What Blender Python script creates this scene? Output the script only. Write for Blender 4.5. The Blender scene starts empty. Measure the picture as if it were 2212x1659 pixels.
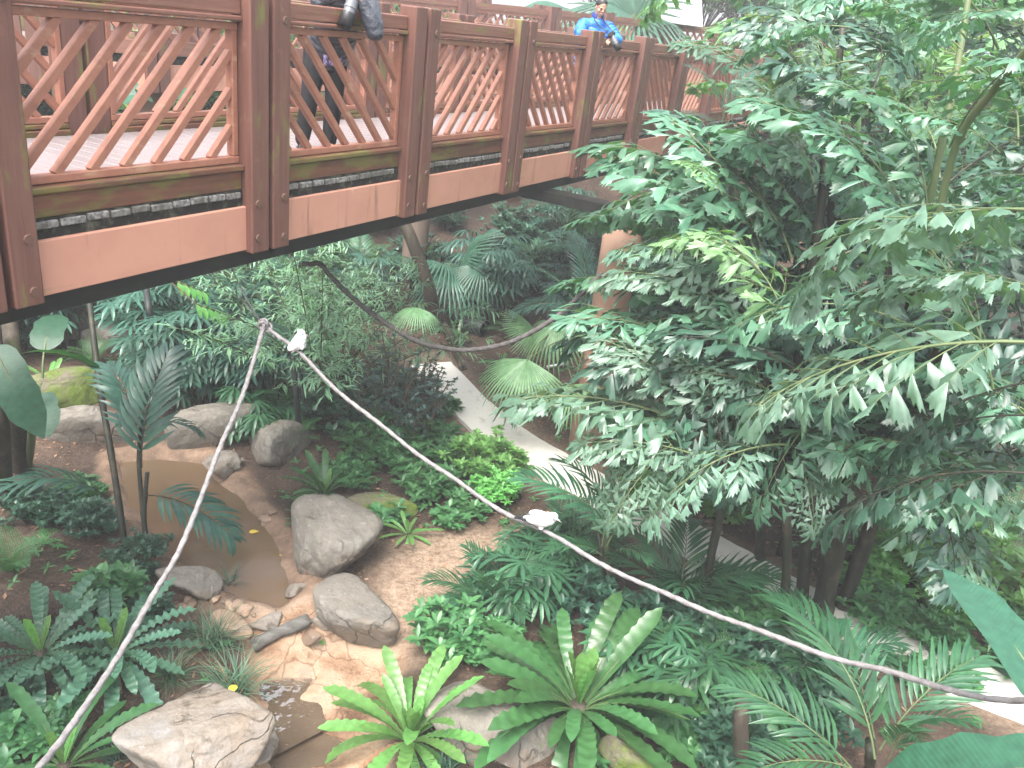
import bpy, math, random
import numpy as np
from math import sin, cos, pi, radians, sqrt, atan2, exp
from mathutils import Vector, Matrix, noise as mnoise

C = bpy.context.scene.collection
SC = bpy.context.scene
RND = random.Random(7)

# ---------------------------------------------------------------- camera
FPX = 1800.0
EYE = 5.5
TH, RO = radians(23.3), radians(7.2)
_F = np.array([0, cos(TH), -sin(TH)])
_r0 = np.array([1.0, 0, 0]); _u0 = np.array([0, sin(TH), cos(TH)])
_R = cos(RO)*_r0 + sin(RO)*_u0
_U = -sin(RO)*_r0 + cos(RO)*_u0
_O = np.array([0, 0, EYE])
cam_d = bpy.data.cameras.new('camera')
cam = bpy.data.objects.new('camera', cam_d)
C.objects.link(cam)
cam_d.sensor_width = 36.0
cam_d.lens = 36.0*FPX/2212.0
cam_d.clip_start = 0.05
cam_d.clip_end = 2000
cam.matrix_world = Matrix(((_R[0], _U[0], -_F[0], 0), (_R[1], _U[1], -_F[1], 0), (_R[2], _U[2], -_F[2], EYE), (0, 0, 0, 1)))
SC.camera = cam

# ---------------------------------------------------------------- sky, sun, exposure
SUN_EL, SUN_AZ = radians(62), radians(-155)         # high soft sun from behind the camera, a little left
w = bpy.data.worlds.new('World'); SC.world = w; w.use_nodes = True
nt = w.node_tree
bg = nt.nodes['Background']
sky = nt.nodes.new('ShaderNodeTexSky'); sky.sky_type = 'NISHITA'; sky.sun_disc = False
sky.sun_elevation = SUN_EL; sky.sun_rotation = SUN_AZ
sky.air_density = 1.0; sky.dust_density = 6.0; sky.ozone_density = 1.0
hs = nt.nodes.new('ShaderNodeHueSaturation'); hs.inputs['Saturation'].default_value = 0.38
nt.links.new(sky.outputs[0], hs.inputs['Color']); nt.links.new(hs.outputs[0], bg.inputs[0])
bg.inputs[1].default_value = 0.15
sd = bpy.data.lights.new('sun', 'SUN'); sd.energy = 1.4; sd.angle = radians(35); sd.color = (1, 0.96, 0.9)
so = bpy.data.objects.new('sun', sd); C.objects.link(so)
_sdir = Vector((sin(SUN_AZ)*cos(SUN_EL), cos(SUN_AZ)*cos(SUN_EL), sin(SUN_EL)))
so.rotation_euler = _sdir.to_track_quat('Z', 'Y').to_euler()
SC.view_settings.view_transform = 'Standard'; SC.view_settings.look = 'None'
SC.view_settings.exposure = 2.0; SC.view_settings.gamma = 1.0
SC.view_settings.use_curve_mapping = False
try:
    SC.cycles.use_denoising = True
    SC.cycles.max_bounces = 6; SC.cycles.diffuse_bounces = 4; SC.cycles.glossy_bounces = 3
    SC.cycles.transmission_bounces = 4; SC.cycles.transparent_max_bounces = 6
    SC.cycles.sample_clamp_indirect = 6.0
except Exception:
    pass

# ---------------------------------------------------------------- pixel -> world (2212 x 1659 reading of the photograph)
def ray(x, y):
    return (x-1106)/FPX*_R - (y-829.5)/FPX*_U + _F
def at(x, y, d):                       # point at distance d along the line of sight
    r = ray(x, y); return _O + r/np.linalg.norm(r)*d
def atz(x, y, z):
    r = ray(x, y); return _O + r*((z-EYE)/r[2])
BP = np.array([-2.053, 6.52]); BD = np.array([0.427, 0.904]); BD = BD/np.linalg.norm(BD); BN = np.array([-BD[1], BD[0]])
def onbridge(x, y, off=0.0):           # point of the vertical plane at a distance off inside the near railing
    r = ray(x, y); t = ((BP-_O[:2]) @ BN + off)/(r[:2] @ BN)
    return _O + r*t

# ---------------------------------------------------------------- noise and ground height
_lat = np.random.RandomState(3).rand(256, 256)
def vnoise(x, y):
    x = np.asarray(x, float); y = np.asarray(y, float)
    xi = np.floor(x).astype(int); yi = np.floor(y).astype(int)
    fx = x-xi; fy = y-yi
    fx = fx*fx*(3-2*fx); fy = fy*fy*(3-2*fy)
    a = _lat[xi % 256, yi % 256]; b = _lat[(xi+1) % 256, yi % 256]; c = _lat[xi % 256, (yi+1) % 256]; d = _lat[(xi+1) % 256, (yi+1) % 256]
    return (a*(1-fx)+b*fx)*(1-fy)+(c*(1-fx)+d*fx)*fy
def fbm(x, y, o=4):
    s = 0; a = 0.5
    for k in range(o):
        s = s + a*(vnoise(x*2**k+17*k, y*2**k+5*k)-0.5); a *= 0.5
    return s
def sstep(a, b, x):
    t = np.clip((x-a)/(b-a), 0, 1); return t*t*(3-2*t)
def sdf_poly(P, x, y):                 # positive inside
    x = np.asarray(x, float); y = np.asarray(y, float)
    d = np.full(x.shape, 1e9); ins = np.zeros(x.shape, bool)
    n = len(P)
    for i in range(n):
        ax, ay = P[i]; bx_, by_ = P[(i+1) % n]
        ex, ey = bx_-ax, by_-ay
        wx, wy = x-ax, y-ay
        t = np.clip((wx*ex+wy*ey)/(ex*ex+ey*ey), 0, 1)
        d = np.minimum(d, np.hypot(wx-ex*t, wy-ey*t))
        c = (ay > y) != (by_ > y)
        ins ^= c & (x < ex*(y-ay)/(by_-ay+1e-12)+ax)
    return np.where(ins, d, -d)
def zp(pts, z=0.0): return [tuple(atz(a, b, z)[:2]) for a, b in pts]
POND = zp([(250, 985), (340, 972), (440, 985), (520, 1050), (565, 1110), (610, 1170), (640, 1230), (652, 1290), (610, 1330), (560, 1310), (500, 1290), (430, 1250), (350, 1190), (290, 1100), (255, 1040)])
POOLA = zp([(560, 1435), (620, 1415), (690, 1420), (660, 1450), (600, 1480), (560, 1470)])
POOLB = zp([(550, 1500), (620, 1470), (680, 1485), (700, 1520), (770, 1545), (730, 1600), (660, 1615), (590, 1625), (555, 1590)])
STREAM = zp([(560, 1290), (670, 1290), (760, 1350), (870, 1390), (850, 1480), (830, 1560), (840, 1659), (840, 1800), (520, 1800), (520, 1640), (530, 1500), (540, 1400)])
SAND = zp([(860, 1190), (960, 1150), (1110, 1150), (1150, 1180), (1000, 1250), (930, 1330), (880, 1420), (820, 1380), (820, 1260)])
PATHC = [(930, 790), (1000, 865), (1075, 935), (1160, 985), (1250, 1040), (1380, 1110), (1540, 1195), (1700, 1290), (1900, 1390), (2100, 1475), (2330, 1560), (2700, 1650)]
PATHW = np.array(zp(PATHC))
def path_dist(x, y):
    x = np.asarray(x, float); y = np.asarray(y, float)
    d = np.full(x.shape, 1e9)
    for (a, b) in zip(PATHW[:-1], PATHW[1:]):
        e = b-a; wx, wy = x-a[0], y-a[1]
        t = np.clip((wx*e[0]+wy*e[1])/(e@e), 0, 1)
        d = np.minimum(d, np.hypot(wx-e[0]*t, wy-e[1]*t))
    return d
PATH_HALF = 0.36
def H(x, y):
    x = np.asarray(x, float); y = np.asarray(y, float)
    hill = 5.0*sstep(14.5, 34, y+0.25*np.minimum(x+2, 0)*-1) + 1.2*sstep(-6.5, -12, x)*sstep(6, 12, y)
    n = 0.16*fbm(x*0.7, y*0.7, 3) + 0.05*fbm(x*3+9, y*3, 3)
    pd = sdf_poly(POND, x, y)+0.22*fbm(x*2.6+4, y*2.6, 3)
    st = sdf_poly(STREAM, x, y)
    flat = 1-sstep(0.55, 0.25, path_dist(x, y))
    h = hill + n*flat*(1-0.6*sstep(-0.2, 0.1, pd))
    h = h + 0.05*sstep(-0.35, -0.08, pd)*(1-sstep(-0.08, 0.0, pd)) - 0.26*sstep(-0.06, 0.35, pd)
    h = h - 0.20*sstep(-0.25, 0.25, st)*sstep(0.25, 0.75, -pd) + 0.10*fbm(x*2.2+3, y*2.2+8, 4)*sstep(-0.2, 0.3, st)
    h = h - 0.16*sstep(-0.1, 0.18, sdf_poly(POOLA, x, y)) - 0.16*sstep(-0.1, 0.2, sdf_poly(POOLB, x, y))
    h = h + 0.28*np.exp(-((x+4.3)**2+(y-5.6)**2)/1.2)
    return h
def gp(px, py, near=2.5, far=60.0):
    r = ray(px, py); r = r/np.linalg.norm(r)
    ts = np.arange(near, far, 0.03)
    P = _O[None]+r[None]*ts[:, None]
    below = P[:, 2] < H(P[:, 0], P[:, 1])
    i = int(np.argmax(below)) if below.any() else len(ts)-1
    return P[i]

# ---------------------------------------------------------------- mesh helpers
class MB:
    def __init__(s): s.v = []; s.f = []; s.m = []; s.n = 0
    def add(s, v, f, m=0):
        v = np.asarray(v, float); o = s.n
        s.v.append(v); s.n += len(v)
        s.f.extend([tuple(i+o for i in q) for q in f]); s.m.extend([m]*len(f))
    def mesh(s, name, mats, smooth=True):
        me = bpy.data.meshes.new(name)
        V = np.concatenate(s.v) if s.v else np.zeros((0, 3))
        me.from_pydata(V.tolist(), [], s.f)
        for m in (mats if isinstance(mats, (list, tuple)) else [mats]): me.materials.append(m)
        if s.f:
            me.polygons.foreach_set('material_index', np.array(s.m, dtype=np.int32))
            me.polygons.foreach_set('use_smooth', np.full(len(s.f), smooth))
        me.update()
        return me
    def box(s, c, size, ax=None, m=0):
        c = np.asarray(c, float); h = np.asarray(size, float)/2
        A = np.eye(3) if ax is None else np.asarray(ax, float)
        vs = [c + A[0]*h[0]*i + A[1]*h[1]*j + A[2]*h[2]*k for k in (-1, 1) for j in (-1, 1) for i in (-1, 1)]
        s.add(vs, [(0, 2, 3, 1), (4, 5, 7, 6), (0, 1, 5, 4), (2, 6, 7, 3), (0, 4, 6, 2), (1, 3, 7, 5)], m)
    def bar(s, a, b, wd, hg, up=(0, 0, 1), m=0):
        a = np.asarray(a, float); b = np.asarray(b, float); d = b-a; L = np.linalg.norm(d); d = d/L
        sd_ = np.cross(d, up); sd_ = sd_/np.linalg.norm(sd_); u = np.cross(sd_, d)
        s.box((a+b)/2, (L, wd, hg), (d, sd_, u), m)
    def tube(s, pts, rad, k=8, m=0, cap=True):
        pts = np.asarray(pts, float); n = len(pts)
        rad = np.full(n, rad) if np.isscalar(rad) else np.asarray(rad, float)
        T = np.gradient(pts, axis=0); T = T/(np.linalg.norm(T, axis=1)[:, None]+1e-9)
        ref = np.array([0, 0, 1.0]) if abs(T[0][2]) < 0.9 else np.array([1.0, 0, 0])
        u = np.cross(T[0], ref); u /= np.linalg.norm(u)
        vs = []
        for i in range(n):
            u = u - T[i]*(u@T[i]); u /= np.linalg.norm(u)+1e-9
            v = np.cross(T[i], u)
            for j in range(k):
                a = 2*pi*j/k
                vs.append(pts[i]+rad[i]*(cos(a)*u+sin(a)*v))
        f = [(i*k+j, i*k+(j+1) % k, (i+1)*k+(j+1) % k, (i+1)*k+j) for i in range(n-1) for j in range(k)]
        if cap:
            f.append(tuple(range(k-1, -1, -1))); f.append(tuple((n-1)*k+j for j in range(k)))
        s.add(vs, f, m)
    def ball(s, c, r, m=0, nu=12, nv=8, ax=None):
        c = np.asarray(c, float); r = np.asarray([r]*3 if np.isscalar(r) else r, float)
        A = np.eye(3) if ax is None else np.asarray(ax, float)
        vs = [c+(np.array([0, 0, 1])*r)@A]
        for i in range(1, nv):
            p = pi*i/nv
            for j in range(nu):
                a = 2*pi*j/nu
                vs.append(c+(np.array([sin(p)*cos(a), sin(p)*sin(a), cos(p)])*r)@A)
        vs.append(c+(np.array([0, 0, -1])*r)@A)
        f = [(0, 1+j, 1+(j+1) % nu) for j in range(nu)]
        for i in range(nv-2):
            for j in range(nu):
                a = 1+i*nu+j; b = 1+i*nu+(j+1) % nu
                f.append((a, a+nu, b+nu, b))
        last = len(vs)-1; o = 1+(nv-2)*nu
        f += [(last, o+(j+1) % nu, o+j) for j in range(nu)]
        s.add(vs, f, m)
    # a leaf blade: three verts a row, folded along its midrib, bending down along its length
    def blade(s, b, d, up, L, W, prof, droop=0.5, seg=5, fold=0.15, m=0, wave=0.0, wf=9.0, ph=0.0, side_bend=0.0):
        b = np.asarray(b, float); d = np.asarray(d, float); d = d/np.linalg.norm(d)
        sd_ = np.cross(d, up); l = np.linalg.norm(sd_)
        sd_ = np.array([1.0, 0, 0]) if l < 1e-4 else sd_/l
        n = np.cross(sd_, d)
        vs = []; p = b.copy(); st = L/seg
        for i in range(seg+1):
            t = i/seg
            a = -droop*t
            di = d*cos(a)+n*sin(a); ni = n*cos(a)-d*sin(a)
            if side_bend: di = di+sd_*side_bend*t
            wd = W*0.5*max(prof(t), 0.015)
            if wave:
                q = sin(wf*t*2*pi+ph); q2 = sin(wf*t*2*pi+ph+1.9)
                vs += [p-sd_*wd*(1+0.06*q)+ni*(fold*wd+wave*q*wd), p, p+sd_*wd*(1+0.06*q2)+ni*(fold*wd+wave*q2*wd)]
            else:
                vs += [p-sd_*wd+ni*fold*wd, p, p+sd_*wd+ni*fold*wd]
            p = p+di*st
        f = []
        for i in range(seg):
            k = 3*i
            f += [(k, k+1, k+4, k+3), (k+1, k+2, k+5, k+4)]
        s.add(vs, f, m)
        return p
lance = lambda t: sin(pi*min(1, t**0.75))**0.9 if 0 < t < 1 else 0.03
ovate = lambda t: (sin(pi*t**0.7))**0.8 if 0 < t < 1 else 0.06
strap = lambda t: (0.18+0.82*min(1, (t/0.55))**1.0)*(1 if t < 0.82 else max(0.02, 1-((t-0.82)/0.18)**2))
obov = lambda t: (sin(pi*t**1.25))**0.85 if 0 < t < 1 else 0.06
grassp = lambda t: 1-t*0.93

def link(o, parent=None):
    C.objects.link(o)
    if parent is not None: o.parent = parent
    return o
def tag(o, label=None, cat=None, group=None, kind=None):
    if label: o['label'] = label
    if cat: o['category'] = cat
    if group: o['group'] = group
    if kind: o['kind'] = kind
    return o
def obj(name, me, parent=None, loc=None):
    o = bpy.data.objects.new(name, me); link(o, parent)
    if loc is not None: o.location = Vector(loc)
    return o
def thing(name, label, cat, loc=(0, 0, 0), rz=0.0, group=None):
    o = bpy.data.objects.new(name, None); C.objects.link(o)
    o.empty_display_size = 0.2
    o.location = Vector(loc); o.rotation_euler = (0, 0, rz)
    return tag(o, label, cat, group)
def bevel(o, wd=0.006, seg=2):
    b = o.modifiers.new('bevel', 'BEVEL'); b.width = wd; b.segments = seg; b.limit_method = 'ANGLE'; b.angle_limit = radians(40)
    return o
def V3(*a): return np.array(a, float)
def rotz(v, a):
    return np.array([v[0]*cos(a)-v[1]*sin(a), v[0]*sin(a)+v[1]*cos(a), v[2]])
def sph(az, el): return np.array([cos(el)*cos(az), cos(el)*sin(az), sin(el)])

# ---------------------------------------------------------------- materials
def new_mat(name):
    m = bpy.data.materials.new(name); m.use_nodes = True
    return m, m.node_tree, m.node_tree.nodes['Principled BSDF']
def surf(name, base, rough=0.6, spec=0.4, layers=(), bump=None, metal=0.0, coat=0.0, coord='Object', rvar=0.0):
    """base colour, noise layers (scale xyz, detail, lo, hi, colour, strength) and a noise bump (scale xyz, strength, distance)"""
    m, t, p = new_mat(name); N = t.nodes; Lk = t.links
    tc = N.new('ShaderNodeTexCoord')
    col = None
    rgb = N.new('ShaderNodeRGB'); rgb.outputs[0].default_value = (*base, 1); col = rgb.outputs[0]
    def nz(sc, det):
        mp = N.new('ShaderNodeMapping'); mp.inputs['Scale'].default_value = sc if not np.isscalar(sc) else (sc, sc, sc)
        Lk.new(tc.outputs[coord], mp.inputs[0])
        n = N.new('ShaderNodeTexNoise'); n.inputs['Scale'].default_value = 1.0; n.inputs['Detail'].default_value = det; n.inputs['Roughness'].default_value = 0.6
        Lk.new(mp.outputs[0], n.inputs['Vector']); return n
    for (sc, det, lo, hi, c, st) in layers:
        n = nz(sc, det)
        mr = N.new('ShaderNodeMapRange'); mr.inputs[1].default_value = lo; mr.inputs[2].default_value = hi; mr.inputs[3].default_value = 0; mr.inputs[4].default_value = st
        Lk.new(n.outputs[0], mr.inputs[0])
        mx = N.new('ShaderNodeMix'); mx.data_type = 'RGBA'; mx.inputs['B'].default_value if False else None
        Lk.new(mr.outputs[0], mx.inputs[0]); Lk.new(col, mx.inputs[6]); mx.inputs[7].default_value = (*c, 1)
        col = mx.outputs[2]
    if rvar:
        oi = N.new('ShaderNodeObjectInfo'); hv = N.new('ShaderNodeHueSaturation')
        mr = N.new('ShaderNodeMapRange'); mr.inputs[3].default_value = 1-rvar; mr.inputs[4].default_value = 1+rvar
        Lk.new(oi.outputs['Random'], mr.inputs[0]); Lk.new(mr.outputs[0], hv.inputs['Value']); Lk.new(col, hv.inputs['Color']); col = hv.outputs[0]
    Lk.new(col, p.inputs['Base Color'])
    p.inputs['Roughness'].default_value = rough; p.inputs['Specular IOR Level'].default_value = spec; p.inputs['Metallic'].default_value = metal
    if coat: p.inputs['Coat Weight'].default_value = coat; p.inputs['Coat Roughness'].default_value = 0.2
    if bump:
        n = nz(bump[0], 6); b = N.new('ShaderNodeBump'); b.inputs['Strength'].default_value = bump[1]; b.inputs['Distance'].default_value = bump[2]
        Lk.new(n.outputs[0], b.inputs['Height']); Lk.new(b.outputs[0], p.inputs['Normal'])
    return m
def leafmat(name, c1, c2, rough=0.38, trans=0.22, spec=0.5, tint=(1.5, 1.7, 0.5)):
    m, t, p = new_mat(name); N = t.nodes; Lk = t.links
    g = N.new('ShaderNodeNewGeometry'); oi = N.new('ShaderNodeObjectInfo')
    mx = N.new('ShaderNodeMix'); mx.data_type = 'RGBA'
    Lk.new(g.outputs['Random Per Island'], mx.inputs[0]); mx.inputs[6].default_value = (*c1, 1); mx.inputs[7].default_value = (*c2, 1)
    hv = N.new('ShaderNodeHueSaturation')
    a = N.new('ShaderNodeMapRange'); a.inputs[3].default_value = 0.488; a.inputs[4].default_value = 0.512
    b = N.new('ShaderNodeMapRange'); b.inputs[3].default_value = 0.8; b.inputs[4].default_value = 1.25
    Lk.new(oi.outputs['Random'], a.inputs[0]); Lk.new(oi.outputs['Random'], b.inputs[0])
    Lk.new(a.outputs[0], hv.inputs['Hue']); Lk.new(b.outputs[0], hv.inputs['Value']); Lk.new(mx.outputs[2], hv.inputs['Color'])
    tc = N.new('ShaderNodeTexCoord'); nz = N.new('ShaderNodeTexNoise'); nz.inputs['Scale'].default_value = 14; nz.inputs['Detail'].default_value = 4
    Lk.new(tc.outputs['Object'], nz.inputs['Vector'])
    mr = N.new('ShaderNodeMapRange'); mr.inputs[1].default_value = 0.3; mr.inputs[2].default_value = 0.7; mr.inputs[3].default_value = 0.8; mr.inputs[4].default_value = 1.2
    Lk.new(nz.outputs[0], mr.inputs[0])
    vm = N.new('ShaderNodeVectorMath'); vm.operation = 'SCALE'; Lk.new(hv.outputs[0], vm.inputs[0]); Lk.new(mr.outputs[0], vm.inputs['Scale'])
    Lk.new(vm.outputs[0], p.inputs['Base Color'])
    rr = N.new('ShaderNodeMapRange'); rr.inputs[3].default_value = rough-0.08; rr.inputs[4].default_value = rough+0.12
    Lk.new(nz.outputs[0], rr.inputs[0]); Lk.new(rr.outputs[0], p.inputs['Roughness'])
    p.inputs['Specular IOR Level'].default_value = spec
    tr = N.new('ShaderNodeBsdfTranslucent'); vt = N.new('ShaderNodeVectorMath'); vt.operation = 'MULTIPLY'
    Lk.new(vm.outputs[0], vt.inputs[0]); vt.inputs[1].default_value = tint; Lk.new(vt.outputs[0], tr.inputs[0])
    ms = N.new('ShaderNodeMixShader'); ms.inputs[0].default_value = trans
    Lk.new(p.outputs[0], ms.inputs[1]); Lk.new(tr.outputs[0], ms.inputs[2])
    Lk.new(ms.outputs[0], N['Material Output'].inputs[0])
    return m
GREENMOSS = (0.15, 0.17, 0.035)
M = {}
M['rail_wood'] = surf('rail_wood', (0.234, 0.109, 0.076), 0.5, 0.45, [((1.2, 26, 26), 4, 0.35, 0.7, (0.127, 0.051, 0.038), 0.8), ((3, 9, 9), 5, 0.55, 0.68, GREENMOSS, 0.75), ((7, 7, 7), 6, 0.62, 0.72, (0.328, 0.204, 0.150), 0.6)], ((2, 40, 40), 0.35, 0.01))
M['post_wood'] = surf('post_wood', (0.160, 0.075, 0.056), 0.5, 0.45, [((24, 24, 1.2), 4, 0.35, 0.7, (0.097, 0.039, 0.030), 0.8), ((6, 6, 1.6), 5, 0.57, 0.68, GREENMOSS, 0.8), ((9, 9, 6), 6, 0.62, 0.72, (0.255, 0.140, 0.102), 0.5)], ((40, 40, 2), 0.35, 0.01))
M['slat_wood'] = surf('slat_wood', (0.329, 0.144, 0.092), 0.5, 0.45, [((14, 14, 14), 5, 0.4, 0.7, (0.239, 0.098, 0.067), 0.7), ((5, 9, 9), 5, 0.6, 0.7, (0.430, 0.285, 0.185), 0.6)], ((30, 30, 30), 0.25, 0.01))
M['mossy_board'] = surf('mossy_board', (0.165, 0.064, 0.038), 0.55, 0.4, [((1.5, 20, 20), 5, 0.4, 0.6, (0.090, 0.045, 0.026), 0.8), ((2.5, 7, 7), 5, 0.48, 0.6, GREENMOSS, 0.5)], ((2, 40, 40), 0.3, 0.01))
M['salmon'] = surf('salmon', (0.504, 0.254, 0.179), 0.7, 0.3, [((1.6, 1.6, 1.6), 5, 0.42, 0.7, (0.416, 0.203, 0.145), 0.8), ((11, 3, 1.0), 6, 0.60, 0.74, (0.205, 0.115, 0.080), 0.7), ((5, 40, 1.5), 3, 0.70, 0.75, (0.709, 0.501, 0.404), 0.5), ((0.8, 0.8, 6), 5, 0.62, 0.72, (0.251, 0.209, 0.098), 0.6)], ((40, 40, 40), 0.15, 0.005))
M['black_steel'] = surf('black_steel', (0.012, 0.012, 0.011), 0.6, 0.3, [((3, 10, 10), 4, 0.5, 0.7, (0.03, 0.035, 0.02), 0.6)])
M['deck'] = surf('deck', (0.223, 0.192, 0.192), 0.38, 0.5, [((30, 1.0, 30), 4, 0.35, 0.7, (0.167, 0.136, 0.143), 0.8)], ((40, 2, 40), 0.25, 0.01), rvar=0.0)
M['board_end'] = surf('board_end', (0.27, 0.26, 0.25), 0.75, 0.3, [((25, 25, 25), 5, 0.40, 0.60, (0.07, 0.065, 0.058), 0.95), ((4, 4, 4), 4, 0.48, 0.62, (0.09, 0.085, 0.07), 0.8)])
M['grime'] = surf('grime', (0.018, 0.018, 0.015), 0.8, 0.2, [((14, 14, 14), 5, 0.5, 0.65, (0.10, 0.10, 0.07), 0.8)])
M['bolt'] = surf('bolt', (0.13, 0.07, 0.05), 0.55, 0.5, metal=0.2)
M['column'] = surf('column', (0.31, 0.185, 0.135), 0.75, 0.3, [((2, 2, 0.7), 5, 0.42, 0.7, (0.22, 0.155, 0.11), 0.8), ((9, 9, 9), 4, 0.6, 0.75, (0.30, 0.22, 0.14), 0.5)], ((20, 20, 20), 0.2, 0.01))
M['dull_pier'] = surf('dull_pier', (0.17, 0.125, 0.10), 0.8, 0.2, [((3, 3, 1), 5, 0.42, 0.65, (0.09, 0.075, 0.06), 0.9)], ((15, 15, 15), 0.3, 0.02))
M['rock'] = surf('rock', (0.172, 0.155, 0.130), 0.68, 0.4, [((1.6, 1.6, 1.6), 6, 0.42, 0.62, (0.095, 0.088, 0.076), 0.8), ((5, 5, 5), 6, 0.5, 0.7, (0.215, 0.198, 0.172), 0.7), ((1.1, 1.1, 2.0), 4, 0.54, 0.68, (0.175, 0.125, 0.085), 0.7), ((9, 9, 9), 6, 0.60, 0.68, (0.10, 0.115, 0.06), 0.5), ((14, 14, 14), 5, 0.62, 0.70, (0.27, 0.26, 0.24), 0.6)], ((7, 7, 7), 0.7, 0.05))
M['pale_rock'] = surf('pale_rock', (0.215, 0.19, 0.16), 0.65, 0.4, [((1.3, 1.3, 1.3), 6, 0.45, 0.62, (0.20, 0.14, 0.09), 0.7), ((4, 4, 4), 6, 0.45, 0.65, (0.23, 0.222, 0.212), 0.9), ((1.6, 4, 1.6), 6, 0.485, 0.515, (0.15, 0.12, 0.09), 0.5), ((2.2, 5, 2.2), 5, 0.61, 0.65, (0.07, 0.058, 0.04), 0.8), ((14, 14, 14), 5, 0.64, 0.72, (0.30, 0.295, 0.285), 0.7)], ((5, 5, 5), 0.8, 0.06))
def cracks(m, scale, wd, dark):
    # fissures where the stone has split along uneven lines
    t = m.node_tree; N = t.nodes; L_ = t.links; p = N['Principled BSDF']
    tc = N.new('ShaderNodeTexCoord'); n = N.new('ShaderNodeTexNoise'); n.inputs['Scale'].default_value = 2.5; n.inputs['Detail'].default_value = 5; L_.new(tc.outputs['Object'], n.inputs['Vector'])
    sv = N.new('ShaderNodeVectorMath'); sv.operation = 'SCALE'; sv.inputs['Scale'].default_value = 0.45; L_.new(n.outputs['Color'], sv.inputs[0])
    va = N.new('ShaderNodeVectorMath'); va.operation = 'ADD'; L_.new(tc.outputs['Object'], va.inputs[0]); L_.new(sv.outputs[0], va.inputs[1])
    vo = N.new('ShaderNodeTexVoronoi'); vo.feature = 'DISTANCE_TO_EDGE'; vo.inputs['Scale'].default_value = scale; L_.new(va.outputs[0], vo.inputs['Vector'])
    mr = N.new('ShaderNodeMapRange'); mr.inputs[1].default_value = 0.0; mr.inputs[2].default_value = wd; mr.inputs[3].default_value = dark; mr.inputs[4].default_value = 1.0; L_.new(vo.outputs['Distance'], mr.inputs[0])
    n2 = N.new('ShaderNodeTexNoise'); n2.inputs['Scale'].default_value = 1.7; n2.inputs['Detail'].default_value = 3; L_.new(tc.outputs['Object'], n2.inputs['Vector'])
    mk = N.new('ShaderNodeMapRange'); mk.inputs[1].default_value = 0.47; mk.inputs[2].default_value = 0.56; L_.new(n2.outputs[0], mk.inputs[0])
    mm = N.new('ShaderNodeMix'); mm.data_type = 'FLOAT'; L_.new(mk.outputs[0], mm.inputs[0]); mm.inputs[2].default_value = 1.0; L_.new(mr.outputs[0], mm.inputs[3])
    src = p.inputs['Base Color'].links[0].from_socket; vm = N.new('ShaderNodeVectorMath'); vm.operation = 'SCALE'; L_.new(src, vm.inputs[0]); L_.new(mm.outputs[0], vm.inputs['Scale']); L_.new(vm.outputs[0], p.inputs['Base Color'])
    b = N.new('ShaderNodeBump'); b.inputs['Strength'].default_value = 0.8; b.inputs['Distance'].default_value = 0.03; L_.new(mm.outputs[0], b.inputs['Height'])
    nl = p.inputs['Normal'].links[0].from_socket; L_.new(nl, b.inputs['Normal']); L_.new(b.outputs[0], p.inputs['Normal'])
cracks(M['rock'], 0.9, 0.014, 0.55); cracks(M['pale_rock'], 1.6, 0.016, 0.45)
M['moss_rock'] = surf('moss_rock', (0.120, 0.104, 0.080), 0.85, 0.2, [((2, 2, 2), 5, 0.40, 0.55, (0.080, 0.120, 0.020), 0.95), ((20, 20, 20), 4, 0.5, 0.7, (0.136, 0.176, 0.040), 0.6)], ((25, 25, 25), 0.6, 0.02))
M['stone'] = surf('stone', (0.240, 0.160, 0.112), 0.55, 0.5, [((8, 8, 8), 5, 0.4, 0.65, (0.336, 0.240, 0.152), 0.8), ((5, 5, 5), 5, 0.5, 0.7, (0.136, 0.120, 0.112), 0.7)], ((20, 20, 20), 0.4, 0.01), rvar=0.4)
M['path'] = surf('path', (0.66, 0.64, 0.59), 0.55, 0.5, [((0.9, 0.9, 0.9), 6, 0.48, 0.66, (0.50, 0.46, 0.40), 0.7), ((7, 7, 7), 5, 0.6, 0.72, (0.36, 0.32, 0.26), 0.5)], ((30, 30, 30), 0.25, 0.01))
M['bark'] = surf('bark', (0.042, 0.034, 0.025), 0.8, 0.3, [((8, 8, 2), 5, 0.45, 0.65, (0.084, 0.070, 0.052), 0.8), ((3, 3, 1.2), 4, 0.58, 0.68, (0.049, 0.063, 0.021), 0.7)], ((20, 20, 4), 0.6, 0.02))
M['dark_stem'] = surf('dark_stem', (0.016, 0.018, 0.010), 0.6, 0.4, [((6, 6, 3), 4, 0.5, 0.65, (0.063, 0.052, 0.032), 0.7)], ((20, 20, 6), 0.3, 0.01))
M['green_stem'] = surf('green_stem', (0.085, 0.125, 0.05), 0.5, 0.4, [((5, 5, 2), 4, 0.45, 0.65, (0.14, 0.155, 0.075), 0.7)])
M['cane'] = surf('cane', (0.045, 0.06, 0.024), 0.55, 0.4, [((6, 6, 9), 3, 0.48, 0.6, (0.08, 0.065, 0.035), 0.8)])
M['brown_stem'] = surf('brown_stem', (0.13, 0.07, 0.035), 0.6, 0.3)
M['rope'] = surf('rope', (0.224, 0.213, 0.213), 0.8, 0.2, [((30, 30, 30), 4, 0.4, 0.65, (0.140, 0.132, 0.132), 0.8)], ((60, 60, 60), 0.6, 0.01))
M['dark_rope'] = surf('dark_rope', (0.069, 0.063, 0.060), 0.8, 0.2, [((20, 20, 20), 4, 0.45, 0.65, (0.120, 0.111, 0.111), 0.7)], ((50, 50, 50), 0.6, 0.01))
M['wire'] = surf('wire', (0.08, 0.08, 0.08), 0.5, 0.5)
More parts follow.
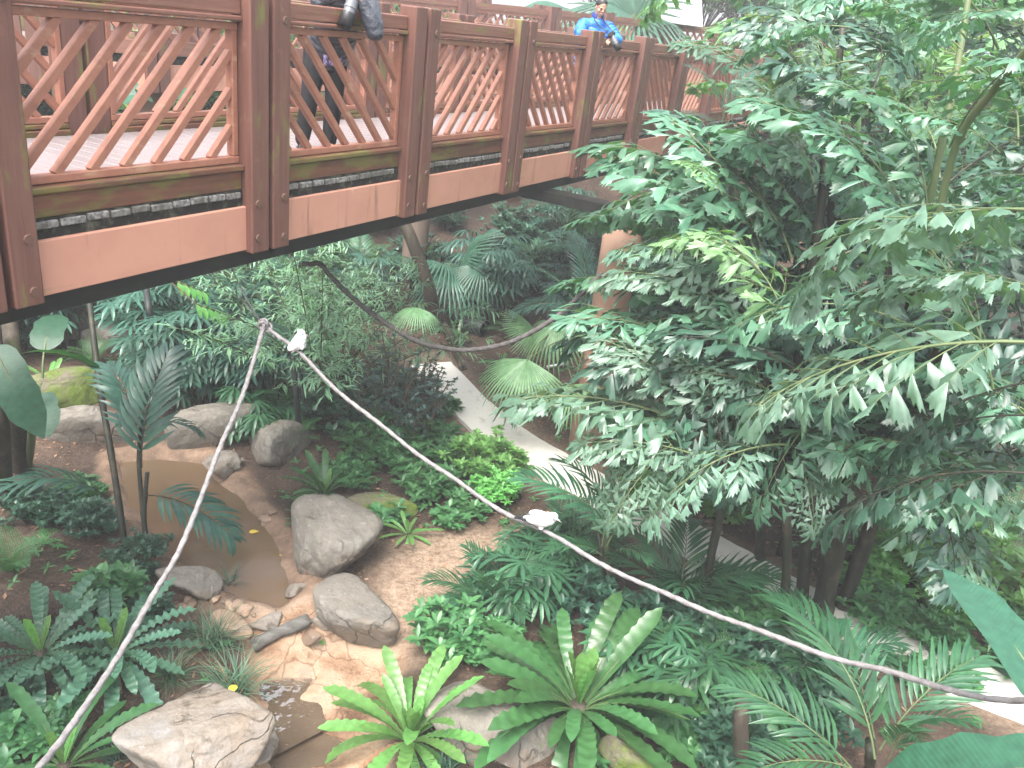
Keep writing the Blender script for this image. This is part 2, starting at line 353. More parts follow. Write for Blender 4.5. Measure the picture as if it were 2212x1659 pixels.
M['log'] = surf('log', (0.083, 0.077, 0.066), 0.75, 0.3, [((3, 16, 16), 5, 0.4, 0.65, (0.149, 0.143, 0.132), 0.85), ((4, 12, 12), 4, 0.55, 0.7, (0.039, 0.033, 0.028), 0.8)], ((5, 30, 30), 0.7, 0.02))
M['pipe'] = surf('pipe', (0.018, 0.022, 0.022), 0.55, 0.4)
M['white_paint'] = surf('white_paint', (0.82, 0.82, 0.8), 0.5, 0.4, [((3, 3, 3), 3, 0.5, 0.7, (0.76, 0.76, 0.74), 0.5)])
M['steel'] = surf('steel', (0.6, 0.6, 0.6), 0.3, 0.5, metal=0.8)
M['water'] = surf('water', (0.125, 0.080, 0.046), 0.06, 0.28, [((1.2, 1.2, 1.2), 5, 0.4, 0.65, (0.135, 0.094, 0.06), 0.8), ((3, 3, 3), 4, 0.6, 0.7, (0.07, 0.048, 0.03), 0.6)], ((9, 9, 9), 0.02, 0.02))
M['pool'] = surf('pool', (0.20, 0.145, 0.10), 0.02, 1.0, [((2, 2, 2), 5, 0.45, 0.65, (0.13, 0.09, 0.06), 0.8)], ((10, 10, 10), 0.02, 0.01))
_t = M['pool'].node_tree; _p = _t.nodes['Principled BSDF']; _g = _t.nodes.new('ShaderNodeBsdfGlossy'); _g.inputs['Roughness'].default_value = 0.03
_nz = _t.nodes.new('ShaderNodeTexNoise'); _nz.inputs['Scale'].default_value = 7.0; _nz.inputs['Detail'].default_value = 3.0; _bb = _t.nodes.new('ShaderNodeBump'); _bb.inputs['Strength'].default_value = 0.5; _bb.inputs['Distance'].default_value = 0.05
_t.links.new(_nz.outputs[0], _bb.inputs['Height']); _t.links.new(_bb.outputs[0], _g.inputs['Normal'])
_x = _t.nodes.new('ShaderNodeMixShader'); _x.inputs[0].default_value = 0.4
_t.links.new(_p.outputs[0], _x.inputs[1]); _t.links.new(_g.outputs[0], _x.inputs[2]); _t.links.new(_x.outputs[0], _t.nodes['Material Output'].inputs[0])
def veins(m):
    # ribs running out from the midrib of a big plain leaf
    t = m.node_tree; N = t.nodes; L_ = t.links; p = N['Principled BSDF']
    tc = N.new('ShaderNodeTexCoord'); sx = N.new('ShaderNodeSeparateXYZ'); L_.new(tc.outputs['Object'], sx.inputs[0])
    def op(o, a, b):
        q = N.new('ShaderNodeMath'); q.operation = o
        for i, v in enumerate((a, b)):
            if v is None: continue
            if isinstance(v, (int, float)): q.inputs[i].default_value = v
            else: L_.new(v, q.inputs[i])
        return q.outputs[0]
    ph = op('MULTIPLY', op('SUBTRACT', sx.outputs[1], op('MULTIPLY', op('ABSOLUTE', sx.outputs[0], None), 0.7)), 210.0)
    sn = op('SINE', ph, None)
    b = N.new('ShaderNodeBump'); b.inputs['Strength'].default_value = 0.16; b.inputs['Distance'].default_value = 0.004
    L_.new(sn, b.inputs['Height']); L_.new(b.outputs[0], p.inputs['Normal'])
# leaves
M['fish'] = leafmat('fish', (0.044, 0.132, 0.076), (0.088, 0.208, 0.122), 0.40, 0.26, 0.9)
M['fish_sheen'] = leafmat('fish_sheen', (0.078, 0.165, 0.112), (0.130, 0.240, 0.168), 0.42, 0.24, 0.9)  # lighter copy of fish, the sheen of the leaves put into their colour
M['fish_light'] = leafmat('fish_light', (0.10, 0.22, 0.09), (0.15, 0.29, 0.12), 0.46, 0.28, 0.7)
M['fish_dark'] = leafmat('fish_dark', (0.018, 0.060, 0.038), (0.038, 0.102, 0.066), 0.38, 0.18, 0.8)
M['palm'] = leafmat('palm', (0.026, 0.085, 0.044), (0.044, 0.130, 0.058), 0.32, 0.18)
M['palm_blue'] = leafmat('palm_blue', (0.031, 0.085, 0.067), (0.044, 0.120, 0.084), 0.34, 0.18)
M['nest'] = leafmat('nest', (0.032, 0.101, 0.032), (0.050, 0.137, 0.046), 0.30, 0.22)
M['nest_light'] = leafmat('nest_light', (0.082, 0.204, 0.049), (0.120, 0.264, 0.076), 0.33, 0.28)
M['nest_blue'] = leafmat('nest_blue', (0.051, 0.138, 0.081), (0.083, 0.187, 0.120), 0.28, 0.18)
M['bush'] = leafmat('bush', (0.035, 0.120, 0.045), (0.075, 0.200, 0.070), 0.32, 0.22)
M['bush_light'] = leafmat('bush_light', (0.101, 0.284, 0.069), (0.178, 0.405, 0.121), 0.34, 0.28)
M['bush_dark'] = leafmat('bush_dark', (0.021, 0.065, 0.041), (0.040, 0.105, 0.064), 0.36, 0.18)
M['bush_grey'] = leafmat('bush_grey', (0.044, 0.090, 0.077), (0.075, 0.135, 0.115), 0.42, 0.18)
M['bamboo'] = leafmat('bamboo', (0.106, 0.219, 0.125), (0.188, 0.338, 0.200), 0.38, 0.24)
M['fan'] = leafmat('fan', (0.110, 0.237, 0.112), (0.165, 0.312, 0.160), 0.36, 0.28)
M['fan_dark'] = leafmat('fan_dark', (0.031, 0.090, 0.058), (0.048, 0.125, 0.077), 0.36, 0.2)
M['grass'] = leafmat('grass', (0.048, 0.110, 0.064), (0.097, 0.185, 0.109), 0.42, 0.2)
M['banana'] = leafmat('banana', (0.023, 0.085, 0.049), (0.030, 0.105, 0.058), 0.38, 0.3)
veins(M['banana'])
M['bright_far'] = leafmat('bright_far', (0.08, 0.17, 0.05), (0.16, 0.27, 0.09), 0.45, 0.35)
M['yellow_leaf'] = leafmat('yellow_leaf', (0.55, 0.36, 0.03), (0.62, 0.42, 0.06), 0.5, 0.15, tint=(1.1, 1, .6))
M['litter'] = leafmat('litter', (0.16, 0.085, 0.045), (0.30, 0.18, 0.10), 0.7, 0.05, tint=(1, 1, 1))

# ---------------------------------------------------------------- ground
def build_ground():
    xs = np.concatenate([np.linspace(-160, -30, 12)[:-1], np.linspace(-30, -7, 60)[:-1], np.arange(-7, 7, 0.055), np.linspace(7, 30, 60)[1:], np.linspace(30, 160, 12)[1:]])
    ys = np.concatenate([np.linspace(-80, -4, 12)[:-1], np.linspace(-4, 2.5, 20)[:-1], np.arange(2.5, 15, 0.055), np.linspace(15, 45, 100)[1:], np.linspace(45, 240, 16)[1:]])
    X, Y = np.meshgrid(xs, ys)
    Z = H(X, Y)
    nx, ny = len(xs), len(ys)
    Vt = np.stack([X.ravel(), Y.ravel(), Z.ravel()], 1)
    i = np.arange(nx-1)[None, :]+np.arange(ny-1)[:, None]*nx
    F = np.stack([i, i+1, i+1+nx, i+nx], -1).reshape(-1, 4)
    me = bpy.data.meshes.new('ground')
    me.vertices.add(len(Vt)); me.vertices.foreach_set('co', Vt.ravel())
    me.loops.add(F.size); me.loops.foreach_set('vertex_index', F.ravel().astype(np.int32))
    me.polygons.add(len(F)); me.polygons.foreach_set('loop_start', (np.arange(len(F))*4).astype(np.int32))
    me.polygons.foreach_set('use_smooth', np.ones(len(F), bool))
    me.update(calc_edges=True); me.validate()
    x, y = Vt[:, 0], Vt[:, 1]
    pd = sdf_poly(POND, x, y); st = sdf_poly(STREAM, x, y); sa = sdf_poly(SAND, x, y)
    wob = 0.25*fbm(x*3, y*3, 3)
    rim = sstep(-0.30, -0.16, pd+wob)
    rock = sstep(-0.12, 0.10, st+wob)
    sand = np.maximum(sstep(-0.35, 0.25, sa+wob*1.6), sstep(0.8, 0.4, path_dist(x, y)+wob)*0.55)
    ca = me.color_attributes.new('zone', 'FLOAT_COLOR', 'POINT')
    ca.data.foreach_set('color', np.stack([rim, rock, sand, np.ones_like(rim)], 1).astype(np.float32).ravel())
    m, t, p = new_mat('ground'); N = t.nodes; Lk = t.links
    tc = N.new('ShaderNodeTexCoord')
    def nz(sc, det=5):
        n = N.new('ShaderNodeTexNoise'); n.inputs['Scale'].default_value = sc; n.inputs['Detail'].default_value = det; n.inputs['Roughness'].default_value = 0.65
        Lk.new(tc.outputs['Object'], n.inputs['Vector']); return n.outputs[0]
    def ramp(src, stops):
        r = N.new('ShaderNodeValToRGB'); e = r.color_ramp.elements
        e[0].position, e[0].color = stops[0][0], (*stops[0][1], 1); e[1].position, e[1].color = stops[-1][0], (*stops[-1][1], 1)
        for s_ in stops[1:-1]:
            q = e.new(s_[0]); q.color = (*s_[1], 1)
        Lk.new(src, r.inputs[0]); return r.outputs[0]
    def mix(f, a, b):
        mx = N.new('ShaderNodeMix'); mx.data_type = 'RGBA'; Lk.new(f, mx.inputs[0]); Lk.new(a, mx.inputs[6]); Lk.new(b, mx.inputs[7]); return mx.outputs[2]
    soil = ramp(nz(2.2), [(0.35, (0.026, 0.018, 0.013)), (0.5, (0.050, 0.032, 0.022)), (0.68, (0.095, 0.06, 0.04))])
    soil2 = ramp(nz(22), [(0.4, (0.025, 0.017, 0.012)), (0.55, (0.075, 0.048, 0.032)), (0.7, (0.16, 0.10, 0.065))])
    hf = N.new('ShaderNodeValue'); hf.outputs[0].default_value = 0.45
    soilc = mix(hf.outputs[0], soil, soil2)
    sandc = ramp(nz(18), [(0.32, (0.16, 0.11, 0.075)), (0.5, (0.28, 0.20, 0.14)), (0.68, (0.38, 0.285, 0.21))])
    rimc = ramp(nz(6), [(0.3, (0.12, 0.08, 0.055)), (0.5, (0.20, 0.13, 0.088)), (0.7, (0.28, 0.195, 0.135))])
    rockc = ramp(nz(2.4, 8), [(0.34, (0.16, 0.09, 0.052)), (0.46, (0.30, 0.19, 0.12)), (0.56, (0.38, 0.27, 0.185)), (0.7, (0.25, 0.19, 0.15))])
    # cracks between the slabs of the stream bed
    vo = N.new('ShaderNodeTexVoronoi'); vo.feature = 'DISTANCE_TO_EDGE'; vo.inputs['Scale'].default_value = 1.7
    wv = N.new('ShaderNodeTexNoise'); wv.inputs['Scale'].default_value = 3.0
    va = N.new('ShaderNodeVectorMath'); va.operation = 'ADD'; Lk.new(tc.outputs['Object'], wv.inputs['Vector']); Lk.new(tc.outputs['Object'], va.inputs[0]); sv = N.new('ShaderNodeVectorMath'); sv.operation = 'SCALE'; sv.inputs['Scale'].default_value = 0.35; Lk.new(wv.outputs['Color'], sv.inputs[0]); Lk.new(sv.outputs[0], va.inputs[1])
    Lk.new(va.outputs[0], vo.inputs['Vector'])
    crk = ramp(vo.outputs['Distance'], [(0.0, (0.55, 0.48, 0.42)), (0.02, (1, 1, 1))])
    mu = N.new('ShaderNodeMix'); mu.data_type = 'RGBA'; mu.blend_type = 'MULTIPLY'; mu.inputs[0].default_value = 1.0; Lk.new(rockc, mu.inputs[6]); Lk.new(crk, mu.inputs[7]); rockc = mu.outputs[2]
    at_ = N.new('ShaderNodeAttribute'); at_.attribute_name = 'zone'; sp = N.new('ShaderNodeSeparateColor'); Lk.new(at_.outputs['Color'], sp.inputs[0])
    col = mix(sp.outputs[2], soilc, sandc); col = mix(sp.outputs[0], col, rimc); col = mix(sp.outputs[1], col, rockc)
    Lk.new(col, p.inputs['Base Color']); p.inputs['Roughness'].default_value = 0.72; p.inputs['Specular IOR Level'].default_value = 0.35
    b = N.new('ShaderNodeBump'); b.inputs['Strength'].default_value = 0.7; b.inputs['Distance'].default_value = 0.03
    Lk.new(nz(26, 6), b.inputs['Height'])
    b2 = N.new('ShaderNodeBump'); b2.inputs['Strength'].default_value = 0.5; b2.inputs['Distance'].default_value = 0.12
    Lk.new(nz(4, 6), b2.inputs['Height']); Lk.new(b.outputs[0], b2.inputs['Normal']); Lk.new(b2.outputs[0], p.inputs['Normal'])
    me.materials.append(m)
    o = obj('ground', me); o['kind'] = 'structure'
build_ground()

def sheet(name, poly, z, m, grow=0.25):
    P = np.array(poly); c = P.mean(0)
    Q = c+(P-c)*(1+grow/np.linalg.norm(P-c, axis=1)[:, None])
    mb = MB(); mb.add([(a, b, z) for a, b in Q], [tuple(range(len(Q)))] if sdf_poly(POND, 0, 0) is None else [tuple(range(len(Q)))])
    o = obj(name, mb.mesh(name, m, False)); o['kind'] = 'structure'; return o
sheet('pond_water', POND, -0.075, M['water'], 0.42)
sheet('stream_water', POOLA, -0.22, M['pool'], 0.7)
sheet('stream_water', POOLB, -0.275, M['pool'], 0.7)

def build_path():
    mb = MB(); P = PATHW; n = len(P)
    Q = []
    for i in range(n-1):
        for k in range(8): Q.append(P[i]+(P[i+1]-P[i])*k/8)
    Q.append(P[-1]); Q = np.array(Q)
    for _ in range(6): Q[1:-1] = (Q[:-2]+2*Q[1:-1]+Q[2:])/4
    T = np.gradient(Q, axis=0); T /= np.linalg.norm(T, axis=1)[:, None]; S = np.stack([T[:, 1], -T[:, 0]], 1)
    vs = []
    for i, q in enumerate(Q):
        wd = PATH_HALF*(1+0.10*(vnoise(i*0.23, 4)-0.5)+0.06*(vnoise(i*1.1, 9)-0.5))
        z = float(H(*q))
        for u, zz in ((-wd-0.02, -0.08), (-wd, 0.045), (0, 0.052), (wd, 0.045), (wd+0.02, -0.08)):
            vs.append((*(q+S[i]*u), z+zz))
    f = [(i*5+j, i*5+j+1, i*5+j+6, i*5+j+5) for i in range(len(Q)-1) for j in range(4)]
    mb.add(vs, f)
    o = obj('path', mb.mesh('path', M['path'], False)); o['kind'] = 'structure'
build_path()

# ---------------------------------------------------------------- bridge
BRZ = atan2(BD[1], BD[0])
DZ = 4.2
def railing(br, s0, centres, y0, out, posts=True, fascia=True, stop=None, seed=0):
    """posts in pairs and a lattice panel per bay; y0 the railing's line, out = -1/+1 towards the outside"""
    for k, c in enumerate(centres):
        for u in (-0.115, 0.115):
            mb = MB()
            top = 1.325+0.008*((k*7+int(u > 0)*3) % 3)
            mb.box((c+u, y0+out*0.065, (top-0.59)/2), (0.185, 0.19, top+0.59))
            o = bevel(obj('post', mb.mesh('post', M['post_wood'], False), br), 0.012)
            for z in (-0.2, -0.47) if u < 0 else (-0.18, -0.50, 1.12):
                mb = MB(); mb.tube([(c+u*1.25, y0+out*0.155, z), (c+u*1.25, y0+out*0.172, z)], [0.032, 0.028], 10)
                obj('bolt', mb.mesh('bolt', M['bolt'], False), o)
    for k in range(len(centres)-1):
        a = centres[k]+0.2115; b = centres[k+1]-0.2115; L = b-a; mid = (a+b)/2
        pn = bpy.data.objects.new('railing_panel', None); link(pn, br); pn.empty_display_size = 0.1
        mb = MB(); mb.box((mid, y0, 1.187), (L, 0.15, 0.115)); mb.box((mid, y0+out*0.02, 1.104), (L, 0.135, 0.035))
        bevel(obj('handrail', mb.mesh('handrail', M['rail_wood'], False), pn), 0.01)
        mb = MB()
        fz0, fz1 = 0.095, 1.078
        mb.box((mid, y0, fz1-0.03), (L, 0.075, 0.05)); mb.box((mid, y0, fz0+0.025), (L, 0.075, 0.05))
        for e in (a+0.028, b-0.028): mb.box((e, y0, (fz0+fz1)/2), (0.05, 0.07, fz1-fz0-0.105))
        bevel(obj('panel_frame', mb.mesh('panel_frame', M['slat_wood'], False), pn), 0.006)
        # diagonal slats, leaning the other way in each next bay
        mb = MB(); sl = 1 if (k+seed) % 2 == 0 else -1
        zl, zh = fz0+0.052, fz1-0.058; xa, xb = a+0.054, b-0.054
        run = (zh-zl)*0.95; stp = 0.245; x = xa-run+0.05
        while x < xb-0.03:
            p0 = [x, zl]; p1 = [x+run, zh]
            if p0[0] < xa: q = (xa-p0[0])/run; p0 = [xa, zl+(zh-zl)*q]
            if p1[0] > xb: q = (x+run-xb)/run; p1 = [xb, zh-(zh-zl)*q]
            if p1[0]-p0[0] > 0.05:
                if sl < 0: p0[0] = xa+xb-p0[0]; p1[0] = xa+xb-p1[0]
                A = V3(p0[0], y0, p0[1]); B = V3(p1[0], y0, p1[1]); dd = (B-A)/np.linalg.norm(B-A)
                mb.bar(A-dd*0.012, B+dd*0.012, 0.056, 0.05, (0, 1, 0.001))
            x += stp
        bevel(obj('lattice', mb.mesh('lattice', M['slat_wood'], False), pn), 0.005, 1)
        mb = MB(); mb.box((mid, y0+out*0.025, 0.068), (L, 0.14, 0.042)); mb.box((mid, y0, -0.03), (L, 0.12, 0.14))
        bevel(obj('bottom_board', mb.mesh('bottom_board', M['mossy_board'], False), pn), 0.01)
        if fascia:
            mb = MB(); mb.box((mid, y0+out*0.045, -0.398), (L+0.03, 0.1, 0.345))
            bevel(obj('fascia', mb.mesh('fascia', M['salmon'], False), br), 0.008)
            mb = MB(); mb.box((mid, y0+out*0.012, -0.164), (L, 0.10, 0.126))
            obj('gap_board', mb.mesh('gap_board', M['grime'], False), br)
            mb = MB(); r = random.Random(k*31+seed); x = a+0.02
            while x < b-0.12:
                wd = 0.155+r.uniform(-0.02, 0.02)
                if True:
                    mb.box((x+wd/2, y0+out*0.066, -0.135+r.uniform(-0.006, 0.006)), (wd, 0.03, 0.046))
                x += wd+0.014
            bevel(obj('board_ends', mb.mesh('board_ends', M['board_end'], False), br), 0.008)
def bridge_body(br, s0, s1, wid):
    mb = MB(); s = s0
    while s < s1:
        mb.box((s+0.069, wid/2, -0.028), (0.138, wid-0.16, 0.05)); s += 0.146
    bevel(obj('deck', mb.mesh('deck', M['deck'], False), br), 0.006, 1)
    mb = MB(); mb.box(((s0+s1)/2, wid/2, -0.19), (s1-s0, wid-0.30, 0.25)); mb.box(((s0+s1)/2, wid/2, -0.46), (s1-s0, wid-0.12, 0.25))
    obj('slab', mb.mesh('slab', M['grime'], False), br)
    mb = MB()
    for y in (0.05, wid-0.05): mb.box(((s0+s1)/2, y, -0.645), (s1-s0, 0.16, 0.13)); mb.box(((s0+s1)/2, y+(0.18 if y < 1 else -0.18), -0.70), (s1-s0, 0.2, 0.02))
    obj('girder', mb.mesh('girder', M['black_steel'], False), br)
BQ = BP+BN*0.14-BD*0.04
bridge = thing('footbridge', 'red brown timber footbridge with diagonal lattice railings crossing above the pond garden', 'footbridge', (BQ[0], BQ[1], DZ), BRZ)
cent = [-6.45, -4.3, -2.15]+[2.05*i for i in range(10)]
WID = 1.93
railing(bridge, 0, cent, 0.0, -1, seed=0)
railing(bridge, 0, cent, WID, 1, seed=1)
bridge_body(bridge, -7.0, 19.5, WID)
def pier(br_obj, px, top):
    loc = np.array(px)
    mb = MB(); h = top-float(H(*loc))
    rr = 0.26
    pts = [(0, 0, -0.3)]+[(0, 0, h*t) for t in np.linspace(0, 1, 8)]
    mb.tube(pts, [rr*1.06]*2+[rr]*7, 24)
    inv = br_obj.matrix_basis.inverted()
    o = obj('pier', mb.mesh('pier', M['column'], True), br_obj)
    o.location = inv @ Vector((loc[0], loc[1], float(H(*loc)))); o.rotation_euler = (0, 0, -BRZ)
    return o
bridge.matrix_basis  # the bridge's own placement
bridge_m = Matrix.Translation((BQ[0], BQ[1], DZ)) @ Matrix.Rotation(BRZ, 4, 'Z')
def bl(s, off, z): return np.array(bridge_m @ Vector((s, off, z)))
_cb = gp(1268, 958)
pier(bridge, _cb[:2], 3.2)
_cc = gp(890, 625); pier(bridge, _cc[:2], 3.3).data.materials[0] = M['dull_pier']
# cross heads tie the piers to the girders
for q in (_cb, _cc):
    lp = bridge.matrix_basis.inverted() @ Vector((q[0], q[1], 3.3))
    mb = MB(); y0_, y1_ = min(lp.y-0.35, 0.05), max(lp.y+0.35, WID-0.05)
    mb.box((lp.x, (y0_+y1_)/2, -0.79), (0.3, y1_-y0_, 0.14))
    obj('crosshead', mb.mesh('crosshead', M['black_steel'], False), bridge)

# ---- the walkway farther back, on higher ground
def far_walk():
    w2 = thing('footbridge', 'distant red timber walkway with lattice railing and salmon edge behind the main footbridge', 'footbridge')
    pts = [(-700, 15.5, 5.68), (300, 14.8, 5.68), (760, 17.5, 5.72), (1180, 20.5, 5.84), (1395, 24.5, 5.98), (1660, 27.5, 6.05), (2000, 31, 6.1)]
    W = []
    for (x, d, z) in pts:
        hy = 175-0.1264*(2100-x)
        r = ray(x, hy); r[2] = 0; r /= np.linalg.norm(r)
        W.append(np.array([r[0]*d, r[1]*d, z-1.21]))
    for i in range(len(W)-1):
        a, b = W[i], W[i+1]; L = np.linalg.norm((b-a)[:2]); n = max(1, int(round(L/2.05))); st = L/n
        cl = [st*k for k in range(n+1)]
        az = atan2(b[1]-a[1], b[0]-a[0])
        sm = Matrix.Translation(Vector(a)) @ Matrix.Rotation(az, 4, 'Z') @ Matrix.Rotation(-atan2(b[2]-a[2], L), 4, 'Y')
        def put(nm, mb_, mt, par=w2):
            o = obj(nm, mb_.mesh(nm, M[mt], False), par); o.matrix_basis = sm if par is w2 else Matrix(); return o
        for yy, out in ((0, -1), (1.9, 1)):
            for k, c in enumerate(cl[:-1] if i < len(W)-2 else cl):
                for u in (-0.11, 0.11):
                    mb = MB(); mb.box((c+u+0.15, yy+out*0.065, 0.34), (0.17, 0.18, 1.9)); put('post', mb, 'post_wood')
            for k in range(n):
                pn = bpy.data.objects.new('railing_panel', None); link(pn, w2); pn.matrix_basis = sm; pn.empty_display_size = 0.1
                e0, e1 = cl[k]+0.35, cl[k+1]-0.05
                mb = MB(); mb.box(((e0+e1)/2, yy, 1.155), (e1-e0, 0.15, 0.115)); put('handrail', mb, 'rail_wood', pn)
                mb = MB(); mb.box(((e0+e1)/2, yy, 0.03), (e1-e0, 0.12, 0.2)); put('bottom_board', mb, 'rail_wood', pn)
                mb = MB(); mb.box(((e0+e1)/2, yy, 1.06), (e1-e0, 0.10, 0.07))
                x0 = cl[k]+0.37; x1 = cl[k+1]-0.08
                x = x0-0.6; sl = 1 if k % 2 else -1
                while x < x1:
                    p0 = [max(x, x0), 0.12]; p1 = [min(x+0.72, x1), 1.04]
                    if x < x0: p0[1] = 0.12+0.92*(x0-x)/0.72
                    if x+0.72 > x1: p1[1] = 1.04-0.92*(x+0.72-x1)/0.72
                    if p1[0]-p0[0] > 0.04:
                        if sl < 0: p0[0], p1[0] = x0+x1-p0[0], x0+x1-p1[0]
                        mb.bar((p0[0], yy, p0[1]), (p1[0], yy, p1[1]), 0.045, 0.045, (0, 1, 0.001))
                    x += 0.24
                put('lattice', mb, 'slat_wood', pn)
            mb = MB(); mb.box((L/2, yy+out*0.04, -0.40), (L, 0.1, 0.38)); put('fascia', mb, 'salmon')
        mb = MB(); mb.box((L/2, 0.95, -0.05), (L, 1.7, 0.08)); put('deck', mb, 'deck')
        mb = MB(); mb.box((L/2, 0.95, -0.38), (L, 1.75, 0.5)); put('girder', mb, 'grime')
    for k in (1, 2, 3, 4, 5):
        a = W[k]; g = float(H(a[0], a[1])); 
        if a[2]-0.6-g > 0.3:
            mb = MB(); mb.tube([(a[0]-0.4, a[1]+0.9, g-0.2), (a[0]-0.4, a[1]+0.9, a[2]-0.5)], 0.3, 16)
            obj('pier', mb.mesh('pier', M['column'], True), w2)
    # blank white board on two brackets at the rail
    c = W[4]+(W[5]-W[4])*0.18; dd = (W[5]-W[4]); dd[2] = 0; dd /= np.linalg.norm(dd); nn = V3(dd[1], -dd[0], 0)
    sb = thing('notice_board', 'blank white notice board on two brackets above the far walkway rail', 'sign', c+V3(0, 0, 1.21))
    ax = np.array([dd, nn*0.78+V3(0, 0, 0.62), -nn*0.62+V3(0, 0, 0.78)])
    mb = MB(); mb.box(V3(0, 0, 0.42)+nn*0.15, (1.55, 0.035, 0.95), (dd, np.cross(ax[2], dd), V3(0, 0, 1)*0.93+nn*-0.36))
    bevel(obj('board', mb.mesh('board', M['white_paint'], False), sb), 0.01)
    for u in (-0.3, 0.3):
        mb = MB(); mb.bar(dd*u+nn*0.09+V3(0, 0, -0.12), dd*u+nn*0.13+V3(0, 0, 0.15), 0.1, 0.06, nn)
        obj('bracket', mb.mesh('bracket', M['rail_wood'], False), sb)
far_walk()

#PLANTS
# ---------------------------------------------------------------- plant meshes (grow along +Y, Z up, base at the origin)
def frame(b, d, up=(0, 0, 1), s=1.0, roll=0.0):
    d = Vector(d).normalized(); up = Vector(up)
    x = d.cross(up)
    if x.length < 1e-3: x = Vector((1, 0, 0))
    x.normalize(); z = x.cross(d)
    m = Matrix(((x.x, d.x, z.x, 0), (x.y, d.y, z.y, 0), (x.z, d.z, z.z, 0), (0, 0, 0, 1)))
    return Matrix.Translation(Vector(b)) @ m @ Matrix.Rotation(roll, 4, 'Y') @ Matrix.Scale(s, 4)
def part(name, me, parent, b, d, up=(0, 0, 1), s=1.0, roll=0.0):
    o = obj(name, me, parent)
    o.matrix_basis = Matrix.Translation(-parent.location) @ frame(b, d, up, s, roll)
    return o
def arc(L, a0, a1, n=10):              # points of a rachis starting at slope a0 and ending at slope a1
    p = np.zeros(3); out = [p.copy()]
    for i in range(n):
        a = a0+(a1-a0)*(i+0.5)/n
        p = p+V3(0, cos(a), sin(a))*L/n; out.append(p.copy())
    return np.array(out)
def on(pts, t):
    f = t*(len(pts)-1); i = min(int(f), len(pts)-2); u = f-i
    T = pts[i+1]-pts[i]
    return pts[i]*(1-u)+pts[i+1]*u, T/np.linalg.norm(T)
def fishlet(mb, b, d, up, L, W, r, droop=0.25, m=0):
    """one fishtail leaflet: a narrow base widening to a ragged oblique edge"""
    d = d/np.linalg.norm(d); s = np.cross(d, up); s /= np.linalg.norm(s)+1e-9; n = np.cross(s, d)
    k = r.choice((3, 4, 4)); sk = r.choice((-1, 1))*r.uniform(0.5, 1.05); cur = r.uniform(-0.1, 0.25)
    base, mid, tip, notch = [], [], [], []
    for i in range(k+1):
        u = 2*i/k-1
        pl = 0.02*L*(1 if i % 2 else -1)
        base.append(b+s*u*W*0.05)
        mid.append(b+d*L*(0.50+0.10*sk*u)+s*(u*W*0.40+cur*0.1*L)+n*(pl-droop*0.22*L))
        tip.append(b+d*L*(0.86+0.30*sk*u-0.12*u*u+r.uniform(-.05, .07))+s*(u*W*0.60+cur*0.3*L)+n*(pl-droop*0.85*L))
    for i in range(k):
        q = (tip[i]+tip[i+1])/2; q = q-(q-b)*r.uniform(0.10, 0.24); notch.append(q)
    vs = base+mid+tip+notch; B, Mi, Ti, No = 0, k+1, 2*k+2, 3*k+3
    f = []
    for i in range(k):
        f += [(B+i, B+i+1, Mi+i+1, Mi+i), (Mi+i, No+i, Ti+i), (Mi+i, Mi+i+1, No+i), (Mi+i+1, Ti+i+1, No+i)]
    mb.add(vs, f, m)
def fishtail_frond(seed, L=2.0, npin=8, dr=0.9, lf=1.0, mats=None):
    r = random.Random(seed); mb = MB()
    R_ = arc(L, 0.35, 0.35-dr, 12)
    mb.tube(R_, np.linspace(0.016, 0.004, 13), 5, 1, False)
    for i in range(npin):
        t = 0.2+0.78*i/(npin-1)
        for sgn in (-1, 1):
            p, T = on(R_, min(0.99, t+0.02*sgn))
            side = V3(sgn, 0, 0); n = np.cross(V3(1, 0, 0), T)
            Lp = L*(0.36*sin(pi*(0.25+0.68*t)))*r.uniform(0.85, 1.15)
            a = radians(62-26*t)+r.uniform(-.1, .1)
            d = T*cos(a)+side*sin(a)+n*r.uniform(0.0, 0.25); d /= np.linalg.norm(d)
            # secondary axis, hanging a little
            q = [p]; dd = d.copy()
            for _ in range(5):
                dd = dd+V3(0, 0, -0.06); dd /= np.linalg.norm(dd); q.append(q[-1]+dd*Lp/5)
            q = np.array(q); mb.tube(q, np.linspace(0.006, 0.002, 6), 4, 1, False)
            ml = max(3, int(Lp/0.155)); 
            for j in range(ml):
                tt = 0.22+0.75*j/(ml-1)
                for s2 in ((-1, 1) if j < ml-1 else (0,)):
                    pp, TT = on(q, min(0.99, tt+0.03*s2))
                    ss = np.cross(TT, n); ss /= np.linalg.norm(ss)
                    b = radians(48)+r.uniform(-.15, .15)
                    dl = TT*cos(b*abs(s2))+ss*sin(b)*s2+V3(r.uniform(-.2, .2), r.uniform(-.2, .2), -0.25+r.uniform(-.35, .3))
                    fishlet(mb, pp, dl, n+V3(r.uniform(-.3, .3), r.uniform(-.3, .3), 0), (0.37-0.09*tt)*r.uniform(.65, 1.2)*lf, 0.135*r.uniform(.65, 1.25)*lf, r, r.uniform(0.05, 0.5))
    p, T = on(R_, 1.0)
    for u in (-0.4, 0, 0.4): fishlet(mb, p, T+V3(u, 0, 0), V3(0, 0, 1), 0.22*lf, 0.11*lf, r, 0.3)
    return mb.mesh('frond', mats)
